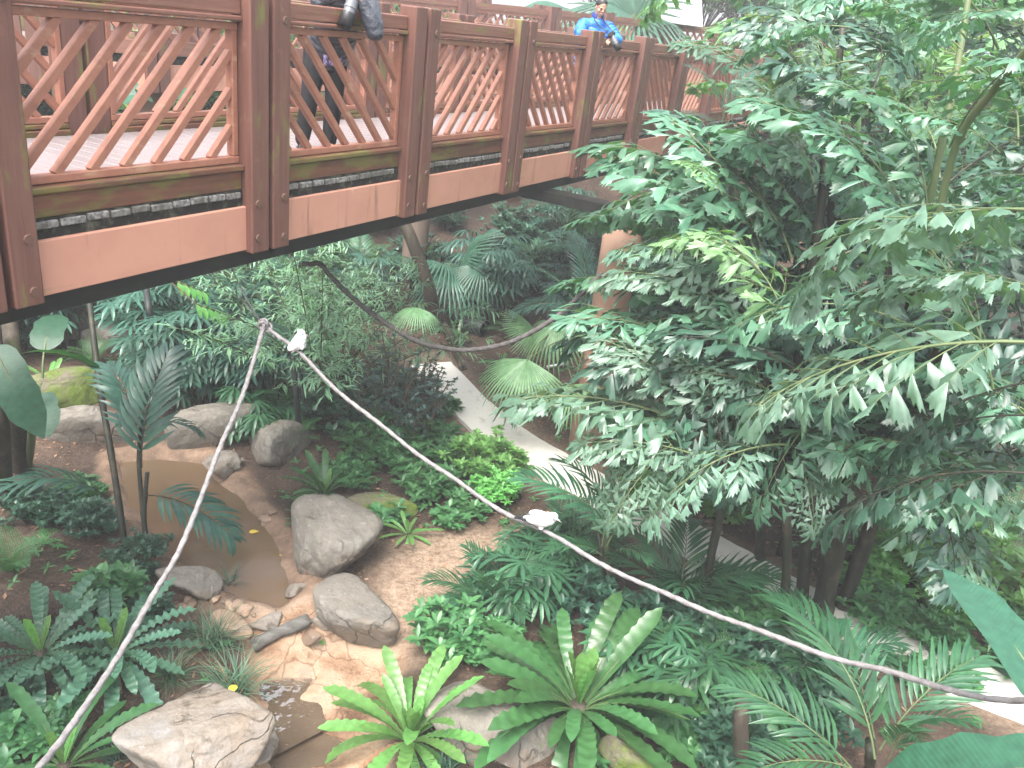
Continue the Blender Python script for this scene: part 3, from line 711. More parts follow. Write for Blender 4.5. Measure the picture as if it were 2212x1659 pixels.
def pinnate_frond(seed, L=1.5, npair=18, ll=0.45, lw=0.04, a0=0.5, a1=-0.5, t0=0.15, drp=0.7, prof=lance, mats=None, vee=0.25, ang=55):
    r = random.Random(seed); mb = MB()
    R_ = arc(L, a0, a1, 12); mb.tube(R_, np.linspace(0.011, 0.003, 13)*(L/1.5)**0.5, 5, 1, False)
    for i in range(npair):
        t = t0+(0.985-t0)*i/(npair-1)
        for sgn in (-1, 1):
            p, T = on(R_, min(0.995, t+0.006*sgn)); n = np.cross(V3(1, 0, 0), T)
            a = radians(ang-30*t)+r.uniform(-.07, .07)
            d = T*cos(a)+V3(sgn, 0, 0)*sin(a)+n*(vee+r.uniform(-.06, .06))
            l = ll*(0.45+0.75*sin(pi*min(1, 0.12+0.8*t)))*r.uniform(.9, 1.08)*(1 if t < 0.93 else 0.8)
            mb.blade(p, d, n, l, lw*r.uniform(.9, 1.1), prof, drp*r.uniform(.7, 1.3), 5, 0.22)
    return mb.mesh('frond', mats)
def fan_leaf(seed, L=0.6, nseg=34, spread=2.2, droop=0.55, petiole=0.5, mats=None, split=0.62):
    r = random.Random(seed); mb = MB()
    da = 2*spread/nseg
    def P(a, q, lift):
        x = sin(a)*q*L; y = cos(a)*q*L
        dz = -droop*L*max(0, q-0.35)**1.6-0.22*L*abs(sin(a))**2*q
        return V3(x, y, dz+lift)
    for i in range(nseg):
        a = -spread+da*(i+0.5); k = r.uniform(0.92, 1.06)*(0.80+0.20*cos(a*0.8)); h = da/2*1.01
        rows = []
        for q, hw in ((0.02, 1), (0.3, 1), (split*0.9, 1), (split+0.12, 0.62), (0.9, 0.34), (1.04, 0.03)):
            q *= k
            ex = 0.25*max(0, q-0.72)*L*r.uniform(0.6, 1.6)
            rows += [P(a-h*hw, q, 0)-V3(0, 0, ex), P(a, q, 0.018*L*min(1, q*2))-V3(0, 0, ex), P(a+h*hw, q, 0)-V3(0, 0, ex)]
        f = []
        for j in range(5):
            c = 3*j; f += [(c, c+1, c+4, c+3), (c+1, c+2, c+5, c+4)]
        mb.add(rows, f, 0)
    if petiole:
        mb.tube([(0, -petiole, -0.25*petiole), (0, -petiole*0.5, -0.06*petiole), (0, 0.03, 0.0)], [0.012, 0.009, 0.006], 5, 1, False)
    return mb.mesh('fan_leaf', mats)
def nest_frond(seed, L=0.9, W=0.13, dr=0.7, wave=0.3, mats=None, e0=0.0):
    r = random.Random(seed); mb = MB()
    mb.blade((0, 0, 0), (0, cos(e0), sin(e0)), (0, 0, 1), L, W, strap, dr, 44, 0.22, 0, wave, 11*L/0.9, r.uniform(0, 6), r.uniform(-.2, .2))
    # raised pale midrib
    p = V3(0, 0, 0.004); q = [p.copy()]; d = V3(0, 1, 0); n = V3(0, 0, 1)
    for i in range(8):
        a = -dr*(i+0.5)/8; p = p+(d*cos(a)+n*sin(a))*L*0.95/8; q.append(p+V3(0, 0, 0.002))
    mb.tube(q, np.linspace(0.006, 0.0015, 9), 4, 1, False)
    return mb.mesh('frond', mats)
def tuft_mesh(seed, R_, n, wd, mats):
    r = random.Random(seed); mb = MB()
    for i in range(n):
        az = r.uniform(0, 2*pi); el = radians(r.uniform(22, 88)); L = R_*r.uniform(0.65, 1.15)
        mb.blade((r.gauss(0, .1)*R_, r.gauss(0, .1)*R_, 0), sph(az, el), (0, 0, 1), L, wd*r.uniform(.7, 1.3), grassp, r.uniform(0.5, 1.7), 6, 0.25, 1 if r.random() < 0.10 else 0)
    return mb.mesh('blades', mats)
def bush_mesh(seed, R_, Hh, ll, lw, nst, prof=ovate, rosette=7, along=5, mats=None, droop=0.5, flat=0.0):
    """stems branching from the base, whorls of leaves at the tips and pairs of leaves below them"""
    r = random.Random(seed); st = MB(); fo = MB()
    for i in range(nst):
        az = r.uniform(0, 2*pi); rad = R_*sqrt(r.random()); 
        top = V3(cos(az)*rad, sin(az)*rad, Hh*(1-0.55*(rad/R_)**2)*r.uniform(0.55, 1.08))
        b = V3(cos(az)*rad*0.25, sin(az)*rad*0.25, -0.03)
        mid = (b+top)/2+V3(r.gauss(0, .06)*R_, r.gauss(0, .06)*R_, -0.03*Hh)
        pts = np.array([b, (b+mid)/2, mid, (mid+top)/2+V3(0, 0, .02*Hh), top]); st.tube(pts, np.linspace(0.006, 0.002, 5)*(1+Hh), 4, 0, False)
        tips = [(top, top-mid)]
        for _ in range(2):
            q, T = on(pts, r.uniform(0.5, 0.9)); e = q+V3(r.gauss(0, .22)*R_, r.gauss(0, .22)*R_, r.uniform(0.02, .16)*Hh)
            st.tube([q, (q+e)/2, e], [0.003, .0025, .0015], 4, 0, False); tips.append((e, e-q))
        for (tp, T) in tips:
            a0 = r.uniform(0, 6)
            for j in range(rosette):
                a = a0+2*pi*j/rosette+r.uniform(-.25, .25); el = r.uniform(0.05, 0.75)*(1-flat)
                d = sph(a, el)+T/np.linalg.norm(T)*0.25
                fo.blade(tp, d, (0, 0, 1), ll*r.uniform(.65, 1.15), lw*r.uniform(.8, 1.15), prof, droop*r.uniform(.4, 1.5), 4, 0.22)
            for j in range(along):
                q = tp-T*r.uniform(0.08, 0.75); a = r.uniform(0, 2*pi)
                fo.blade(q, sph(a, r.uniform(-.1, .6)), (0, 0, 1), ll*r.uniform(.7, 1.1), lw*r.uniform(.8, 1.1), prof, droop*r.uniform(.4, 1.5), 4, 0.22)
    return st.mesh('stems', mats[1]), fo.mesh('foliage', mats[0])
def spray_mesh(seed, R_, Hh, n, ll, lw, mats, down=0.7):
    """arching canes with sprays of narrow leaves (bamboo-like)"""
    r = random.Random(seed); st = MB(); fo = MB()
    for i in range(n):
        az = r.uniform(0, 2*pi); k = r.uniform(0.15, 1)
        pts = [V3(cos(az)*0.08, sin(az)*0.08, 0)*R_]; d = sph(az, radians(88-28*k)); L = Hh*r.uniform(.75, 1.1)
        for j in range(9):
            d = d+V3(cos(az), sin(az), -0.6*down)*0.12*k; d /= np.linalg.norm(d); pts.append(pts[-1]+d*L/9)
        pts = np.array(pts); st.tube(pts, np.linspace(0.010, 0.002, 10)*(Hh/2.2), 4, 0, False)
        for j in range(22):
            p, T = on(pts, r.uniform(0.30, 1.0)); a = r.uniform(0, 2*pi); tw = sph(a, r.uniform(-.2, .5)); l = r.uniform(0.12, 0.38)*R_
            e = p+tw*l+V3(0, 0, -0.12*l); st.tube([p, (p+e)/2+V3(0, 0, .04*l), e], [.003, .002, .001], 3, 0, False)
            for s_ in range(7):
                q = p+(e-p)*(0.25+0.75*s_/6); aa = a+r.choice((-1, 1))*r.uniform(.3, 1.1)
                fo.blade(q, sph(aa, r.uniform(-.7, .35)), (0, 0, 1), ll*r.uniform(.7, 1.2), lw*r.uniform(.8, 1.2), lance, r.uniform(.1, .9), 3, 0.2)
    return st.mesh('canes', mats[1]), fo.mesh('foliage', mats[0])
def rhapis_mesh(seed, R_, Hh, n, ll, lw, mats, nl=7):
    r = random.Random(seed); st = MB(); fo = MB()
    for i in range(n):
        az = r.uniform(0, 2*pi); rad = R_*sqrt(r.random())
        b = V3(cos(az)*rad*.7, sin(az)*rad*.7, 0); h = Hh*r.uniform(.5, 1.05); t = b+V3(cos(az)*rad*.3, sin(az)*rad*.3, h)
        st.tube([b, (b+t)/2, t], [.010, .008, .006], 5, 0, False)
        for j in range(r.choice((4, 5, 6))):
            a = r.uniform(0, 2*pi); q = b+(t-b)*r.uniform(.6, 1); pe = sph(a, r.uniform(.2, 1.0)); l = r.uniform(.15, .34)
            hub = q+pe*l; st.tube([q, (q+hub)/2+V3(0, 0, .02), hub], [.004, .003, .002], 3, 0, False)
            fw = V3(cos(a), sin(a), r.uniform(-.5, .25)); k = r.choice((nl-1, nl, nl+1))
            for s_ in range(k):
                u = (s_/(k-1)-.5)*2*1.45; d = rotz(fw, u)
                fo.blade(hub, d, (0, 0, 1), ll*(1-.18*abs(u)/1.45)*r.uniform(.9, 1.1), lw*r.uniform(.85, 1.1), lambda t_: min(1, .25+1.6*t_) if t_ < .8 else max(.2, 1-(t_-.8)*4), r.uniform(.4, 1.0), 4, .25)
    return st.mesh('canes', mats[1]), fo.mesh('foliage', mats[0])
def lacy_frond(seed, L=0.7, npair=22, mats=None):
    r = random.Random(seed); mb = MB(); R_ = arc(L, .75, -.75, 10); mb.tube(R_, np.linspace(.005, .0015, 11), 4, 1, False)
    for i in range(npair):
        t = .12+.86*i/(npair-1); l = L*.24*sin(pi*min(1, .2+.75*t))
        for sg in (-1, 1):
            p, T = on(R_, min(t, .99)); n = np.cross(V3(1, 0, 0), T); d = T*.35+V3(sg, 0, 0)*.94+n*.05
            q = p+d/np.linalg.norm(d)*l; k = max(3, int(l/.022))
            for j in range(k):
                pp = p+(q-p)*(j+.6)/k; w_ = .035*(1-.6*j/k)
                for s2 in (-1, 1):
                    mb.blade(pp, T*s2*.9+d*.6, n, w_, .012, ovate, .3, 2, .1)
    return mb.mesh('frond', mats)
def leaf_mesh(name, L, W, dr, seg, mats, prof=ovate, fold=0.12, petiole=0.4, wave=0.0, tear=0):
    mb = MB(); mb.blade((0, 0, 0), (0, 1, 0), (0, 0, 1), L, W, prof, dr, seg, fold, 0, wave, 4)
    p = V3(0, 0, 0.006); q = [V3(0, -petiole, -petiole*0.35), V3(0, -petiole*.5, -petiole*.1), p.copy()]
    for i in range(8):
        a = -dr*(i+.5)/8; p = p+V3(0, cos(a), sin(a))*L*.96/8; q.append(p.copy())
    mb.tube(q, np.linspace(.016, .003, len(q))*(L/1.2), 5, 1, False)
    return mb.mesh(name, mats)
banprof = lambda t: (min(1, (t/.16)**.55) if t < .16 else 1.0)*(1 if t < .55 else max(.03, 1-((t-.55)/.45)**2.2)) if t > 0 else .05
FISH = [fishtail_frond(11+i, 2.0, 6, (0.8, 1.1, 0.6, 1.3, 0.9)[i], 1.0, [M['fish'], M['green_stem']]) for i in range(5)]
FISH_SHEEN = [fishtail_frond(21+i, 2.0, 9, (0.8, 1.1, 0.7)[i], 0.88, [M['fish_sheen'], M['green_stem']]) for i in range(3)]
FISHL = [fishtail_frond(31+i, 1.7, 6, (0.9, 1.2)[i], 1.0, [M['fish_light'], M['green_stem']]) for i in range(2)]
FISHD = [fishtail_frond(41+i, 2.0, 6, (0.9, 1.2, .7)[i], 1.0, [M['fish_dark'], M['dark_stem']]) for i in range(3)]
PALM = [pinnate_frond(51+i, 1.6, 17, .52, .052, .5, -.55-.2*i, mats=[M['palm'], M['green_stem']]) for i in range(3)]
BLUEP = [pinnate_frond(61+i, 1.1, 14, .42, .060, .35, -.6-.35*i, mats=[M['palm_blue'], M['dark_stem']], drp=1.0) for i in range(3)]
FINEP = [pinnate_frond(71+i, 2.0, 34, .50, .026, .55, -.8-.2*i, mats=[M['palm_blue'], M['green_stem']], drp=.9) for i in range(2)]
FANL = [fan_leaf(81+i, .62, 32, 1.45+.25*i, .5+.25*i, .55, [M['fan'], M['green_stem']]) for i in range(3)]
FAND = [fan_leaf(91+i, .7, 30, 2.0, .8, .7, [M['fan_dark'], M['green_stem']], .5) for i in range(2)]
NEST = {k: [nest_frond(101+i, .9, .125, (.6, 1.0, 1.5, .8)[i], ((.10, .15, .11, .18) if k != 'nest_blue' else (.34, .42, .36, .45))[i], [M[k], M['green_stem']]) for i in range(4)] for k in ('nest', 'nest_light', 'nest_blue')}
DEADF = nest_frond(125, .8, .09, 1.1, .3, [M['litter'], M['brown_stem']])
NESTS = nest_frond(120, .62, .15, .15, .10, [M['nest_light'], M['green_stem']])
LACY = [lacy_frond(131+i, .75, 20, [M['bush'], M['green_stem']]) for i in range(2)]
BAN = [leaf_mesh('leaf', 1.3, .40, (.55, .9)[i], 14, [M['banana'], M['green_stem']], banprof, .10, .5, .05) for i in range(2)]
BUSH = {
 'low': [bush_mesh(201+i, .42, .42, .125, .048, 24, obov, 7, 6, [M['bush'], M['brown_stem']]) for i in range(3)],
 'light': [bush_mesh(211+i, .42, .55, .10, .040, 34, obov, 8, 7, [M['bush_light'], M['brown_stem']]) for i in range(2)],
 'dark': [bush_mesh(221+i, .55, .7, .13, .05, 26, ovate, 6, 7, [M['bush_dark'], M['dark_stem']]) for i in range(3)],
 'grey': [bush_mesh(231+i, .55, 1.25, .055, .026, 60, ovate, 7, 16, [M['bush_grey'], M['brown_stem']]) for i in range(2)],
 'broad': [bush_mesh(241+i, .40, .40, .19, .095, 14, ovate, 5, 4, [M['bush'], M['green_stem']], .6) for i in range(2)],
 'seed': [bush_mesh(251+i, .16, .16, .085, .034, 6, obov, 6, 3, [M['bush'], M['brown_stem']]) for i in range(3)],
 'far': [bush_mesh(261+i, 1.3, 1.9, .22, .085, 60, ovate, 7, 9, [M['bright_far'], M['bark']]) for i in range(2)],
 'hill': [bush_mesh(271+i, .9, 1.1, .17, .06, 42, ovate, 7, 8, [M['bush_dark'], M['dark_stem']]) for i in range(2)],
 'bamboo': [spray_mesh(281+i, 1.0, 2.6, 20, .15, .022, [M['bamboo'], M['cane']]) for i in range(2)],
 'rhapis': [rhapis_mesh(291+i, .42, 1.15, 17, .29, .036, [M['palm_blue'], M['cane']]) for i in range(3)],
 'rhapis_low': [rhapis_mesh(296+i, .3, .45, 9, .30, .045, [M['palm'], M['cane']]) for i in range(2)],
}
TUFT = [tuft_mesh(301+i, .42, 170, .011, [M['grass'], M['litter']]) for i in range(2)]
TUFTB = [tuft_mesh(305+i, .5, 46, .022, [M['palm_blue'], M['grass']]) for i in range(2)]

# ---------------------------------------------------------------- builders of whole plants
def gxy(px, py): return gp(px, py)
def bush(kind, px, py, label, s=1.0, group=None, name='shrub', cat='shrub', loc=None, var=None, zs=1.0):
    p = np.array(loc) if loc is not None else gxy(px, py)
    st, fo = RND.choice(BUSH[kind]) if var is None else BUSH[kind][var]
    t = thing(name, label, cat, p, 0, group)
    a = RND.uniform(0, 6.28)
    for nm, me in (('stems' if kind not in ('bamboo', 'rhapis', 'rhapis_low') else 'canes', st), ('foliage', fo)):
        o = obj(nm, me, t); o.rotation_euler = (0, 0, a); o.scale = (s, s, s*zs)
    return t
def nest_fern(px, py, label, R_=.9, n=22, key='nest', small=4, el=(2, 60), group=None, loc=None, s_az=None):
    p = np.array(loc) if loc is not None else gxy(px, py)
    t = thing('nest_fern', label, 'fern', p, 0, group); r = random.Random(int(px*7+py)); e_j = 13
    for i in range(n):
        q = i/n; az = i*2.39996+r.uniform(-.2, .2); e = radians(el[0]+(el[1]-el[0])*q**1.1+r.uniform(-e_j, e_j)*(1-.5*q))
        me = NEST[key][(2 if q < .25 else r.choice((0, 1, 3)))]
        part('frond', me, t, p+V3(cos(az), sin(az), 0)*.05*R_+V3(0, 0, .08*R_), sph(az, e), (0, 0, 1), R_/.9*r.uniform(.66, 1.08)*(1-.10*q), r.uniform(-.35, .35))
    for i in range(small):
        az = i*2.0+1; part('frond', NESTS, t, p+V3(0, 0, .09*R_), sph(az, radians(72+6*i)), (0, 0, 1), R_*r.uniform(.6, .85))
    for i in range(3 if R_ > .5 else 0):
        az = r.uniform(0, 6.28); part('dead_frond', DEADF, t, p+V3(0, 0, .06*R_), sph(az, radians(r.uniform(-8, 12))), (0, 0, 1), R_*r.uniform(.6, .9))
    mb = MB(); mb.tube([(0, 0, -.05), (0, 0, .05*R_), (0, 0, .12*R_)], [.10*R_, .09*R_, .05*R_], 10)
    obj('crown_base', mb.mesh('crown_base', M['bark']), t)
    return t
def tuft(px, py, label, s=1.0, group='grass tufts beside the stream', loc=None, arr=None):
    p = np.array(loc) if loc is not None else gxy(px, py)
    t = obj('grass_tuft', RND.choice(arr or TUFT), None, p); t.scale = (s, s, s); t.rotation_euler = (0, 0, RND.uniform(0, 6))
    return tag(t, label, 'grass tuft', group)
def lacy(px, py, label, s=1.0, n=9, group=None, loc=None):
    p = np.array(loc) if loc is not None else gxy(px, py); t = thing('lacy_fern', label, 'fern', p, 0, group); r = random.Random(int(px+3*py))
    for i in range(n):
        az = 2*pi*i/n+r.uniform(-.3, .3); part('frond', r.choice(LACY), t, p, sph(az, radians(r.uniform(15, 55))), (0, 0, 1), s*r.uniform(.75, 1.1))
    return t
def stem_mesh(pts, r0, r1, mat, k=8, ringed=False):
    pts = np.array(pts); n = len(pts); Q = []; Rr = []
    m_ = max(n*4, 12)
    for i in range(m_+1):
        f = i/m_*(n-1); j = min(int(f), n-2); u = f-j
        p0 = pts[max(j-1, 0)]; p1 = pts[j]; p2 = pts[j+1]; p3 = pts[min(j+2, n-1)]
        Q.append(0.5*((2*p1)+(-p0+p2)*u+(2*p0-5*p1+4*p2-p3)*u*u+(-p0+3*p1-3*p2+p3)*u**3))
        Rr.append((r0+(r1-r0)*i/m_)*(1.12 if ringed and i % 3 == 0 else 1))
    mb = MB(); mb.tube(Q, Rr, k); return mb.mesh('stem', mat)
def palm_thing(name, label, cat, base, stems, fronds, group=None):
    """stems: (points, r0, r1, material); fronds: (mesh, base, direction, scale, roll)"""
    base = np.array(base); t = thing(name, label, cat, base, 0, group)
    for (pts, r0, r1, mt) in stems:
        o = obj('stem', stem_mesh(np.array(pts)-base, r0, r1, M[mt], 8, True), t)
    for fr in fronds:
        me, b, d, s = fr[:4]; part('frond', me, t, b, d, (0, 0, 1), s, fr[4] if len(fr) > 4 else 0)
    return t
def pf(me, a, b, L, roll=0.0):          # a frond from one sighted point to another: (px, py, dist)
    A = at(*a); B = at(*b); d = B-A
    return (me, A, d, np.linalg.norm(d)/L*1.06, roll)
PLANTS_END = 0
# ---------------------------------------------------------------- fishtail palms (the mass on the right)
def rand_fronds(n, xr, yr, dr_, seed, meshes, lx=(-1, 1)):
    r = random.Random(seed); out = []
    for _ in range(n):
        x, y = r.uniform(*xr), r.uniform(*yr); d = r.uniform(*dr_)
        A = at(x, y, d); az = r.uniform(0, 2*pi); dd = sph(az, radians(r.uniform(-25, 50)))
        out.append((r.choice(meshes), A, dd, r.uniform(.55, .95), r.uniform(-.4, .4)))
    return out
def fs(lst, meshes, L=2.0, seed=1):
    r = random.Random(seed); return [pf(r.choice(meshes), a, b, L, r.uniform(-.25, .25)) for a, b in lst]
bA = gp(1775, 1325)
palm_thing('fishtail_palm', 'big fishtail palm with dark thick trunks and ragged leaves filling the right side', 'palm tree', bA,
 [([bA, at(1825, 1080, 9.0), at(1880, 880, 8.6), at(1960, 700, 8.2), at(2000, 560, 7.8)], .12, .06, 'dark_stem'),
  ([bA+V3(.25, .1, 0), at(1900, 1080, 9.2), at(1960, 900, 8.8), at(2090, 640, 8.2)], .085, .05, 'dark_stem'),
  ([bA+V3(-.2, .1, 0), at(1745, 1080, 9.3), at(1720, 850, 9.0), at(1760, 560, 9.0), at(1790, 300, 9.0)], .075, .04, 'dark_stem'),
  ([at(1990, 520, 7.6), at(2030, 330, 7.5), at(2070, 130, 7.6), at(2100, -60, 7.8)], .035, .022, 'green_stem'),
  ([at(2000, 620, 7.4), at(2060, 330, 7.0), at(2150, 190, 6.7), at(2260, 60, 6.4)], .032, .022, 'green_stem'),
  ([at(1925, 640, 8.0), at(1905, 500, 8.0), at(1860, 380, 8.0), at(1820, 260, 8.1)], .03, .018, 'dark_stem')],
 fs([((2300, 745, 5.6), (1640, 850, 5.8)), ((2330, 470, 5.4), (1735, 520, 6.0)), ((2320, 640, 5.8), (1880, 650, 6.3))], FISH_SHEEN, seed=2)
 + fs([((2270, 1030, 6.0), (1790, 1085, 6.4)), ((2250, 900, 7.0), (1930, 960, 7.4)), ((2260, 820, 6.6), (1950, 960, 7))], FISHD, seed=3)
 + fs([((1900, 520, 8), (1715, 170, 8)), ((1995, 500, 7.4), (1930, 130, 7.4)), ((1985, 540, 7.5), (1800, 260, 7.6)), ((2050, 320, 7), (2235, 40, 6.4)), ((2080, 110, 7.6), (1880, 20, 7.6)), ((2160, 330, 7), (1960, 240, 7.3)),
       ((2250, 380, 7), (2030, 420, 7.3)), ((2260, 230, 7), (2070, 170, 7.2)), ((2240, 640, 7), (1960, 600, 7.4)), ((2090, 600, 7.6), (1830, 480, 7.6)), ((2070, 640, 7.6), (2220, 420, 7.2)), ((1960, 700, 7.4), (1600, 640, 7.4)), ((2160, 20, 7), (1980, 110, 7.2)), ((2140, 130, 6.8), (2230, 250, 6.6))], FISH, seed=4)
 + rand_fronds(30, (1800, 2260), (60, 1020), (8.0, 10.2), 5, FISHD+FISH[:2])+rand_fronds(26, (1800, 2260), (780, 1090), (7.3, 9.5), 15, FISHD+FISH[1:3]))
bB = gp(1312, 1330)
palm_thing('fishtail_palm', 'fishtail palm whose pale green leaves reach out over the path and hide the pink column', 'palm tree', bB,
 [([bB, at(1312, 1130, 8.8), at(1345, 960, 8.3), at(1440, 900, 8.2), at(1560, 940, 8.0)], .045, .028, 'cane'),
  ([gp(1520, 1330), at(1540, 1180, 8.8), at(1590, 1000, 8.4), at(1640, 860, 8.2)], .05, .03, 'dark_stem'),
  ([gp(1690, 1370), at(1700, 1180, 8.6), at(1690, 1000, 8.4), at(1650, 800, 8.4)], .05, .03, 'dark_stem')],
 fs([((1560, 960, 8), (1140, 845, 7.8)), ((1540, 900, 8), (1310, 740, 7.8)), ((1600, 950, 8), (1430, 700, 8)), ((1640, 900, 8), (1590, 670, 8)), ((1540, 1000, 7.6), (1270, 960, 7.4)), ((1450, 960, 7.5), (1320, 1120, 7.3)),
     ((1700, 960, 7.5), (1390, 1060, 7.2)), ((1760, 900, 7.8), (1640, 1090, 7.6)), ((1690, 860, 7.9), (1480, 800, 7.7)), ((1620, 860, 8.2), (1330, 840, 8.1)), ((1740, 1000, 7.8), (1760, 1140, 7.6)), ((1800, 860, 7.9), (1700, 700, 7.9))], FISH_SHEEN+FISH[:1], seed=6)
 + rand_fronds(24, (1450, 1800), (760, 1000), (8.2, 9.4), 7, FISHD+FISH[:1]))
bC = gp(1640, 1215)
palm_thing('fishtail_palm', 'fishtail palm behind the others, its upper fronds spilling over the bridge railing', 'palm tree', bC,
 [([bC, at(1650, 1000, 10), at(1660, 800, 9.6), at(1700, 600, 9.2)], .06, .04, 'dark_stem'), ([bC+V3(.3, .2, 0), at(1760, 900, 10), at(1790, 600, 9.8), at(1800, 300, 9.8), at(1820, 60, 9.8)], .05, .03, 'dark_stem')],
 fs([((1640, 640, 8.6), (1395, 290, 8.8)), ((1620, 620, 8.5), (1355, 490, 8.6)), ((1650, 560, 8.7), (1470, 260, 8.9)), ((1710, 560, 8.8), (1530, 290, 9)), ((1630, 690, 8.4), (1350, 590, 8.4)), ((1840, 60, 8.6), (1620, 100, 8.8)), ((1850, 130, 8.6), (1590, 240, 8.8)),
     ((1760, 420, 8.8), (1640, 190, 9)), ((1720, 660, 8.4), (1480, 560, 8.4)), ((1700, 740, 8.4), (1390, 650, 8.4)), ((1800, 300, 9), (1740, 40, 9.2)), ((1560, 560, 8.6), (1440, 420, 8.7))], FISH[:2]+FISH_SHEEN, seed=8)
 + fs([((1650, 600, 7.9), (1465, 470, 7.9)), ((1700, 720, 7.7), (1580, 470, 7.7)), ((1560, 420, 8), (1480, 340, 8.1))], FISHL, 1.7, seed=9)
 + rand_fronds(44, (1520, 1850), (320, 820), (8.8, 10.5), 10, FISHD+FISH[:2]))
bD = gp(2020, 1160)
palm_thing('fishtail_palm', 'shaded fishtail palm at the far right behind the big trunked palm', 'palm tree', bD,
 [([bD, at(2050, 900, 12), at(2070, 600, 11.8), at(2080, 300, 11.8)], .06, .04, 'dark_stem'), ([bD+V3(.4, 0, 0), at(2200, 900, 12), at(2250, 500, 11.8), at(2280, 200, 11.8)], .06, .04, 'dark_stem')],
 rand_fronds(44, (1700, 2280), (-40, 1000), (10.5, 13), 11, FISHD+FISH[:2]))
bE = gp(1900, 800)
palm_thing('fishtail_palm', 'bright topped fishtail palm beyond the railing at the upper right corner', 'palm tree', bE,
 [([bE, at(1930, 500, 15), at(1950, 200, 15), at(1960, -60, 15)], .07, .05, 'dark_stem')],
 rand_fronds(46, (1600, 2280), (-80, 360), (12, 16.5), 12, FISH[:2]+FISHL))

# ---------------------------------------------------------------- pinnate palms
def pinn(name, label, base, stems, lst, meshes, L, extra=(), cat='palm', seed=1):
    return palm_thing(name, label, cat, base, stems, fs(lst, meshes, L, seed)+list(extra))
bL = gp(272, 1195)
pinn('feather_palm', 'slender dark stemmed feather palm standing left of the pond in front of the bridge shade', bL,
 [([bL, at(245, 1010, 9.7), at(215, 830, 10.2), at(193, 650, 10.8), at(180, 520, 11.4)], .034, .030, 'dark_stem'), ([bL+V3(.2, .05, 0), at(300, 1000, 9.5), at(308, 900, 9.5)], .028, .018, 'dark_stem'), ([bL+V3(.34, -.03, 0), gp(312, 1190)*.5+at(312, 1090, 9.4)*.5, at(318, 1020, 9.4)], .03, .02, 'dark_stem')],
 [((306, 1010, 9.4), (345, 770, 9.3)), ((302, 960, 9.5), (250, 770, 9.6)), ((316, 1070, 9.3), (505, 1120, 8.9)), ((232, 1075, 9.5), (15, 1000, 9.3)), ((300, 940, 9.5), (420, 880, 9.4))], BLUEP, 1.1, seed=21)
bM_ = gp(1310, 1290)
pinn('feather_palm', 'feather palm with dark glossy fronds beside the white bird, below the fishtail leaves', bM_,
 [([bM_, at(1300, 1200, 8.4), at(1290, 1140, 8.3)], .03, .02, 'dark_stem')],
 [((1330, 1150, 8.1), (1130, 1030, 8.0)), ((1320, 1140, 8.2), (1230, 970, 8.2)), ((1310, 1180, 8), (1470, 1050, 7.8)), ((1300, 1200, 8), (1180, 1170, 7.8)), ((1330, 1190, 8), (1400, 1200, 7.7)), ((1300, 1180, 8), (1350, 1010, 8))], PALM, 1.6, seed=22)
bN = gp(1880, 1659)
pinn('feather_palm', 'low feather palm with broad glossy fronds in front of the path at lower right', bN,
 [([bN, at(1880, 1640, 6.3), at(1880, 1600, 6.2)], .04, .03, 'dark_stem')],
 [((1890, 1640, 6.0), (1700, 1270, 6.2)), ((1840, 1660, 5.9), (1580, 1480, 5.9)), ((1900, 1620, 6.1), (2110, 1400, 6.3)), ((1860, 1670, 5.8), (1600, 1640, 5.6)), ((1920, 1640, 6), (1990, 1560, 5.6)), ((1890, 1600, 6.2), (1800, 1330, 6.5)), ((1930, 1620, 6.2), (2060, 1520, 5.9))], PALM, 1.6, seed=23)
bO = gp(1290, 820)
pinn('feather_palm', 'drooping fine leaved feather palm beside the pink column under the far bridge end', bO,
 [([bO, at(1270, 760, 12.4), at(1250, 690, 12.2)], .06, .05, 'dark_stem')],
 [((1250, 690, 11.8), (1130, 540, 11.6)), ((1260, 680, 12), (1110, 660, 11.6)), ((1260, 680, 12), (1250, 500, 12)), ((1265, 690, 12), (1390, 560, 12)), ((1255, 700, 12), (1180, 760, 11.6))], FINEP, 2.0, seed=24)
bP = gp(1575, 560)
pinn('feather_palm', 'pale feather palm with upright fronds rising in front of the far railing', bP,
 [([bP, at(1580, 400, 13.5), at(1560, 300, 13)], .06, .04, 'green_stem')],
 [((1560, 260, 12), (1560, 110, 12)), ((1560, 270, 12), (1500, 130, 12)), ((1570, 270, 12), (1720, 170, 12)), ((1560, 270, 12), (1640, 130, 12.2)), ((1560, 290, 12), (1450, 230, 11.8))], FINEP, 2.0, seed=25)
for k, (x, y, lab, s) in enumerate([(1225, 1225, 'small feather palm on bare soil below the rope and the white bird', .62), (1060, 1330, 'young feather palm at the edge of the sandy patch', .5), (1740, 1480, 'young feather palm in deep shade behind the low glossy fronds', .7), (1460, 1330, 'young feather palm in shade left of the dark trunks', .75)]):
    p = gp(x, y); r = random.Random(k)
    palm_thing('young_palm', lab, 'palm', p, [], [(r.choice(PALM), p+V3(0, 0, .05), sph(2*pi*i/8+r.uniform(-.3, .3), radians(r.uniform(25, 70))), s*r.uniform(.7, 1), 0) for i in range(9)])

